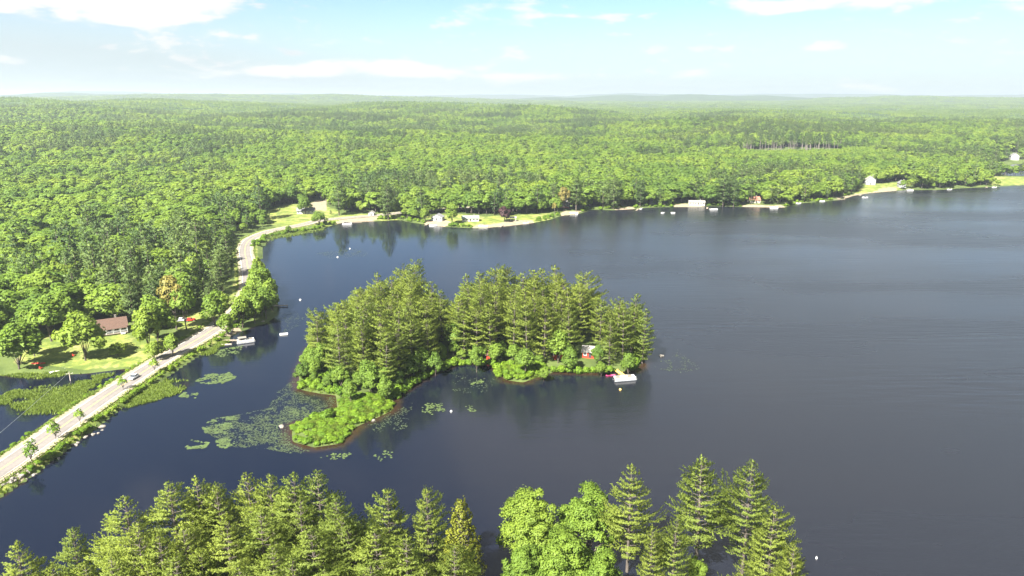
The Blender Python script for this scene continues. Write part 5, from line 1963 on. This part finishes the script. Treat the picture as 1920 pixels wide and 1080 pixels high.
def join(crown, trunk):
    a, b = crown, trunk
    nv = len(a.vertices)
    V = np.empty(nv * 3, np.float32)
    a.vertices.foreach_get('co', V)
    W = np.empty(len(b.vertices) * 3, np.float32)
    b.vertices.foreach_get('co', W)
    me = bpy.data.meshes.new('tree_shape')
    fa = [tuple(p.vertices) for p in a.polygons]
    fb = [tuple(i + nv for i in p.vertices) for p in b.polygons]
    me.from_pydata(np.vstack([V.reshape(-1, 3), W.reshape(-1, 3)]).tolist(), [], fa + fb)
    t = np.zeros(nv + len(b.vertices), np.float32)
    buf = np.empty(nv, np.float32)
    a.attributes['tint'].data.foreach_get('value', buf)
    t[:nv] = buf
    at_ = me.attributes.new('tint', 'FLOAT', 'POINT')
    at_.data.foreach_set('value', t)
    me.materials.append(a.materials[0])
    me.materials.append(b.materials[0])
    mi = np.array([0] * len(fa) + [1] * len(fb), np.int32)
    me.polygons.foreach_set('material_index', mi)
    me.polygons.foreach_set('use_smooth', np.ones(len(mi), bool))
    nb = np.empty(len(b.vertices) * 3, np.float32)
    b.vertices.foreach_get('normal', nb)
    me.normals_split_custom_set_from_vertices(np.vstack([NORMALS[a.name], nb.reshape(-1, 3)]).tolist())
    return me


FAR_B = lod_collection('far_leafy_shape', [join(*broadleaf(500 + i, 16, w, b, 18, 46, 1.2, 2, lr=(0.26, 0.46), thick=0.1, jit=0.3)) for i, (w, b) in
                                           enumerate([(5.2, 0.2), (4.6, 0.25), (5.6, 0.16), (4.9, 0.2)])])
FAR_P = lod_collection('far_pine_shape', [join(*pine(520 + i, 25, w * 1.25, b * 0.7, 35, 6, 3, 1.8, 0.85, 'needle', 'bark', pk, limbs=False)) for i, (w, b, pk) in
                                          enumerate([(4.0, 0.22, 0.4), (3.6, 0.28, 0.4), (4.4, 0.15, 0.34)])])


def patch_mesh(seed, pine_n):
    """a stretch of far canopy: about eighteen crowns on a 34 m square"""
    g = np.random.default_rng(seed)
    P, N, T, S = [], [], [], []
    for i in range(24):
        c = np.array([g.uniform(-19, 19), g.uniform(-19, 19), g.uniform(9, 13)])
        k = 40
        d = unit(g.normal(size=(k, 3)))
        d[:, 2] = np.abs(d[:, 2]) * 1.0 - 0.25
        if i < pine_n:
            h = g.random(k)
            p = c + np.stack([d[:, 0] * 3.4 * (1 - h), d[:, 1] * 3.4 * (1 - h), h * 11 - 2], 1)
        else:
            p = c + d * np.array([4.6, 4.6, 4.2]) * g.uniform(0.85, 1.1, (k, 1))
        P.append(p)
        N.append(unit(d + np.array([0, 0, 0.4]) + g.normal(0, 0.35, d.shape)))
        S.append(unit(d + np.array([0, 0, 0.25])))
        T.append(np.clip(0.6 * g.random() + 0.4 * g.random(k), 0, 1))
    P, N, T, S = np.vstack(P), np.vstack(N), np.concatenate(T), np.vstack(S)
    V, Fc = leaf_quads(P, N, 2.2, g, 1.0)
    return np_mesh('canopy_shape', V, Fc, M['leaf'], {'tint': ('FLOAT', np.repeat(T, 4))}, normals=np.repeat(unit(S + g.normal(0, 0.2, S.shape)), 4, 0))


FAR_C = lod_collection('far_canopy_shape', [patch_mesh(600 + i, k) for i, k in enumerate((2, 4, 0, 7))])


def scatter(name, pts3, rot, scl, idx, coll, label, kind='stuff'):
    me = bpy.data.meshes.new(name)
    n = len(pts3)
    me.vertices.add(n)
    me.vertices.foreach_set('co', np.asarray(pts3, np.float32).ravel())
    for nm, ty, arr in (('rot', 'FLOAT', rot), ('wid', 'FLOAT', scl[0]), ('hei', 'FLOAT', scl[1])):
        me.attributes.new(nm, ty, 'POINT').data.foreach_set('value', np.asarray(arr, np.float32))
    me.attributes.new('pick', 'INT', 'POINT').data.foreach_set('value', np.asarray(idx, np.int32))
    o = link(name, me)
    tag(o, label, None, None, kind)
    ng = bpy.data.node_groups.new(name, 'GeometryNodeTree')
    ng.interface.new_socket('Geometry', in_out='INPUT', socket_type='NodeSocketGeometry')
    ng.interface.new_socket('Geometry', in_out='OUTPUT', socket_type='NodeSocketGeometry')
    N = ng.nodes.new
    gi, go = N('NodeGroupInput'), N('NodeGroupOutput')
    ci = N('GeometryNodeCollectionInfo')
    ci.inputs['Collection'].default_value = coll
    ci.inputs['Separate Children'].default_value = True
    ci.inputs['Reset Children'].default_value = True
    ip = N('GeometryNodeInstanceOnPoints')
    ip.inputs['Pick Instance'].default_value = True

    def attr(nm, ty='FLOAT'):
        a = N('GeometryNodeInputNamedAttribute')
        a.data_type = ty
        a.inputs['Name'].default_value = nm
        return a.outputs[0]
    cr, cs = N('ShaderNodeCombineXYZ'), N('ShaderNodeCombineXYZ')
    L = ng.links.new
    L(attr('rot'), cr.inputs[2])
    wd = attr('wid')
    L(wd, cs.inputs[0])
    L(wd, cs.inputs[1])
    L(attr('hei'), cs.inputs[2])
    L(gi.outputs[0], ip.inputs['Points'])
    L(ci.outputs[0], ip.inputs['Instance'])
    L(attr('pick', 'INT'), ip.inputs['Instance Index'])
    L(cr.outputs[0], ip.inputs['Rotation'])
    L(cs.outputs[0], ip.inputs['Scale'])
    L(ip.outputs[0], go.inputs[0])
    o.modifiers.new('scatter', 'NODES').node_group = ng
    return o


rest = ~single
for k, nm, coll, h0, nv, lab in ((True, 'pine_woods', FAR_P, 25, 3, 'dark pines mixed through the woods beyond the lake'),
                                 (False, 'leafy_woods', FAR_B, 16, 4, 'bright green leafy woods rolling away beyond the lake')):
    m = rest & (WPINE == k)
    s = WH[m] / h0
    scatter(nm, np.stack([WP[m, 0], WP[m, 1], WZ[m] - 0.2], 1), WR[m], (s * WW[m] * 1.05, s), (WR[m] * 1000).astype(int) % nv, coll, lab)


def far_canopy():
    g = np.random.default_rng(77)
    out = []
    for r0, r1, sp in ((2560, 4200, 31.0), (4200, 7600, 46.0)):
        xs, ys = np.arange(-5400, 5400, sp), np.arange(1500, r1, sp)
        X, Y = np.meshgrid(xs, ys)
        P = np.stack([X.ravel(), Y.ravel()], 1) + g.uniform(-0.3, 0.3, (X.size, 2)) * sp
        r, a = np.hypot(P[:, 0], P[:, 1]), np.degrees(np.arctan2(P[:, 0], P[:, 1]))
        P = P[(r > r0) & (r <= r1) & (abs(a) < 39)]
        out.append(np.column_stack([P, np.full(len(P), sp / 33.0)]))
    Q = np.vstack(out)
    z = height(Q[:, :2])
    k = Q[:, 2]
    n = len(Q)
    patch = fbm(Q[:, 0] / 260, Q[:, 1] / 260, 3)
    pick = np.where(patch > 0.58, 3, g.integers(0, 3, n))
    scatter('distant_woods', np.column_stack([Q[:, :2], z - 1]), g.integers(0, 4, n) * 1.5708 + g.uniform(-0.2, 0.2, n),
            (k, np.ones(n) * 1.05), pick, FAR_C, 'far wooded ridges merging into the hazy horizon')


far_canopy()

# ------------------------------------------------------------------ water plants
def lily(name, polys, label, mat):
    g = np.random.default_rng(31)
    V, Fc = [], []
    for poly, n, r0, r1, thr in polys:
        q = pts(poly)
        c = np.stack([g.uniform(q[:, 0].min(), q[:, 0].max(), n * 5), g.uniform(q[:, 1].min(), q[:, 1].max(), n * 5)], 1)
        d = sdist(c, q)
        clump = fbm(c[:, 0] / 3.2 + 9, c[:, 1] / 3.2, 3)
        land = land_sd(c)[0]
        c = c[(d > 0) & (clump + 0.16 * np.clip(d / 5, 0, 1) + g.normal(0, 0.09, len(c)) > thr + 0.09) & (land < -0.3)][:n]
        for x, y in c:
            r = g.uniform(r0, r1)
            a0 = g.uniform(0, 6.28)
            o = len(V)
            tx, ty = g.normal(0, 0.05, 2)
            z = 0.02 + g.uniform(0, 0.025)
            for k in range(7):
                a = a0 + 0.25 + k * (6.28 - 0.5) / 6
                V.append((x + r * math.cos(a), y + r * math.sin(a), z + abs(tx * math.cos(a) + ty * math.sin(a)) * r))
            V.append((x, y, z))
            Fc += [(o + k, o + k + 1, o + 7) for k in range(6)]
    me = np_mesh(name, V, Fc, mat)
    tag(link(name, me), label, None, None, 'stuff')


M['lily'] = plain('lily_pad', (0.055, 0.080, 0.024), 0.5, var=0.35, scale=0.6)
M['weed'] = plain('floating_weed', (0.036, 0.050, 0.022), 0.5, var=0.4, scale=0.5)
BIG = [(380, 800), (400, 786), (440, 779), (500, 766), (560, 758), (622, 766), (632, 780), (560, 792), (540, 805), (545, 832), (580, 846), (560, 853),
       (500, 842), (430, 838), (415, 826), (385, 812)]
lily('lily_pads', [([(378, 800), (400, 785), (440, 779), (448, 790), (430, 806), (428, 815), (385, 812)], 300, 0.22, 0.42, 0.47),
                   ([(404, 826), (430, 820), (440, 832), (425, 842), (408, 838)], 120, 0.25, 0.45, 0.42), ([(345, 834), (360, 825), (392, 830), (385, 840), (352, 842)], 130, 0.28, 0.5, 0.42),
                   ([(365, 716), (385, 702), (430, 698), (445, 708), (415, 720), (385, 720)], 330, 0.3, 0.55, 0.42), ([(335, 744), (345, 736), (372, 737), (366, 747)], 110, 0.3, 0.5, 0.40),
                   ([(785, 770), (800, 756), (830, 756), (835, 770), (810, 778)], 110, 0.25, 0.45, 0.44), ([(872, 762), (890, 758), (892, 772), (878, 772)], 22, 0.25, 0.4, 0.40),
                   ([(880, 722), (905, 708), (908, 718)], 40, 0.25, 0.4, 0.40), ([(700, 855), (720, 845), (740, 848), (730, 868), (712, 866)], 30, 0.22, 0.4, 0.44),
                   ([(598, 858), (630, 848), (660, 850), (650, 860), (612, 862)], 40, 0.25, 0.42, 0.42), ([(395, 672), (415, 655), (455, 648), (448, 662), (415, 670)], 140, 0.3, 0.5, 0.44),
                   ([(540, 770), (570, 768), (580, 780), (550, 782)], 40, 0.25, 0.4, 0.42)], 'pale green lily pads in rafts by island and causeway', M['lily'])
lily('floating_weed', [(BIG, 3600, 0.12, 0.30, 0.40), ([(500, 770), (520, 735), (545, 715), (562, 712), (560, 735), (600, 742), (628, 745), (630, 768)], 900, 0.12, 0.28, 0.46),
                       ([(670, 800), (740, 772), (780, 745), (770, 800), (720, 815)], 260, 0.12, 0.28, 0.5), ([(530, 625), (520, 590), (560, 580), (580, 600), (545, 620)], 160, 0.15, 0.3, 0.5),
                       ([(590, 475), (650, 465), (700, 470), (680, 482), (620, 485)], 220, 0.2, 0.45, 0.5), ([(1220, 690), (1270, 655), (1320, 690), (1280, 700)], 160, 0.12, 0.3, 0.55),
                       ([(830, 720), (860, 700), (930, 705), (920, 735), (860, 745)], 120, 0.12, 0.3, 0.5)],
     'thin greyish weed floating around the island spit', M['weed'])


def sedge(name, polys, label):
    g = np.random.default_rng(55)
    V, T = [], []
    for poly, n, h in polys:
        q = pts(poly)
        c = np.stack([g.uniform(q[:, 0].min(), q[:, 0].max(), n * 4), g.uniform(q[:, 1].min(), q[:, 1].max(), n * 4)], 1)
        d = sdist(c, q)
        cl = fbm(c[:, 0] / 7 + 2, c[:, 1] / 7, 4)
        c = c[(d > 0) & (cl + 0.35 * np.clip(d / 7, 0, 1) + g.normal(0, 0.07, len(c)) > 0.64)][:n]
        zg = np.maximum(height(c), 0.0)
        for (x, y), z in zip(c, zg):
            t = g.random()
            for _ in range(4):
                a = g.uniform(0, 6.28)
                w, hh, ln = g.uniform(0.10, 0.22), h * g.uniform(0.6, 1.3), g.uniform(0.15, 0.5)
                dx, dy = math.cos(a), math.sin(a)
                bx, by = x + g.normal(0, 0.15), y + g.normal(0, 0.15)
                V += [(bx - dy * w, by + dx * w, z - 0.1), (bx + dy * w, by - dx * w, z - 0.1), (bx + dx * ln + dy * w * 0.3, by + dy * ln - dx * w * 0.3, z + hh), (bx + dx * ln - dy * w * 0.3, by + dy * ln + dx * w * 0.3, z + hh)]
                T += [t] * 4
    Fc = np.arange(len(V)).reshape(-1, 4)
    me = np_mesh(name, V, Fc, M['sedge'], {'tint': ('FLOAT', T)})
    tag(link(name, me), label, None, None, 'stuff')


sedge('sedge', [([(-60, 760), (0, 742), (40, 727), (110, 717), (190, 713), (212, 722), (180, 748), (110, 778), (40, 778), (-40, 772)], 4600, 0.55),
                ([(212, 768), (255, 738), (310, 711), (352, 714), (346, 736), (290, 752), (240, 765)], 2200, 0.5),
                ([(380, 660), (420, 636), (432, 640), (405, 662), (330, 690)], 900, 0.6),
                ([(495, 446), (520, 436), (600, 428), (620, 422), (610, 432), (560, 441), (505, 452)], 1200, 0.6),
                ([(165, 705), (235, 690), (228, 700), (180, 714)], 500, 0.5),
                ([(0, 704), (110, 700), (160, 694), (200, 690), (150, 704), (60, 712)], 500, 0.6)], 'yellow green sedge growing out of the shallow pond edge')


def bank_grass():
    g = np.random.default_rng(66)
    V, T = [], []
    for side in (1, -1):
        for i in range(2, 150):
            for _ in range(26):
                f = g.random()
                off = g.uniform(5.1, 8.4) if side == 1 else g.uniform(5.2, 8.2)
                j = min(i + 1, len(ROAD) - 1)
                p = ROAD[i] * (1 - f) + ROAD[j] * f + NRM[i] * side * off
                z = ROAD_Z - 0.25 if off < 5.7 else max(ROAD_Z - 0.25 - (off - 5.7) * 0.52, -0.1)
                t = g.random()
                for _ in range(3):
                    a = g.uniform(0, 6.28)
                    w, hh, ln = g.uniform(0.12, 0.3), g.uniform(0.25, 0.75), g.uniform(0.15, 0.45)
                    dx, dy = math.cos(a), math.sin(a)
                    V += [(p[0] - dy * w, p[1] + dx * w, z - 0.1), (p[0] + dy * w, p[1] - dx * w, z - 0.1),
                          (p[0] + dx * ln + dy * w * 0.3, p[1] + dy * ln - dx * w * 0.3, z + hh), (p[0] + dx * ln - dy * w * 0.3, p[1] + dy * ln + dx * w * 0.3, z + hh)]
                    T += [t] * 4
    Fc = np.arange(len(V)).reshape(-1, 4)
    me = np_mesh('verge_grass', V, Fc, M['sedge'], {'tint': ('FLOAT', T)})
    tag(link('verge_grass', me), 'rank green grass on both verges of the causeway', None, None, 'stuff')


bank_grass()
sedge('island_grass', [([(545, 797), (548, 828), (590, 839), (640, 831), (668, 800), (702, 785), (735, 770), (737, 745), (640, 745), (633, 770), (628, 792), (585, 787)], 2600, 0.7),
                       ([(562, 690), (560, 730), (600, 738), (634, 741), (640, 700), (600, 690)], 1100, 0.7), ([(940, 688), (945, 712), (980, 717), (1012, 706), (1030, 695), (1000, 682)], 900, 0.7)],
      'bright rank grass between the shrubs of the island edge')


def shore_bushes():
    g = np.random.default_rng(91)
    line = LAKE[21:52]
    out = []
    for a, b in zip(line[:-1], line[1:]):
        L = np.linalg.norm(b - a)
        for t in np.arange(0, 1, 2.6 / max(L, 2.6)):
            if g.random() < 0.15:
                continue
            d = (b - a) / L
            p = a + (b - a) * t + np.array([-d[1], d[0]]) * g.uniform(1.0, 6.0)
            out.append(p)
    out = np.array(out)
    sd = land_sd(out)[0]
    out = out[sd > 0.8]
    bad = np.zeros(len(out), bool)
    for poly in SANDS:
        bad |= sdist(out, poly) > -0.5
    for x, y, k in KEEP:
        bad |= (out[:, 0] - x) ** 2 + (out[:, 1] - y) ** 2 < (k * 0.6) ** 2
    out = out[~bad]
    n = len(out)
    c = lod_collection('bush_shape', SHRUB)
    k = g.uniform(0.5, 1.15, n)
    scatter('shore_bushes', np.column_stack([out, height(out) - 0.2]), g.uniform(0, 6.28, n), (k, k * g.uniform(0.7, 1.2, n)), g.integers(0, 4, n), c, 'low bushes fringing the far shore')


shore_bushes()
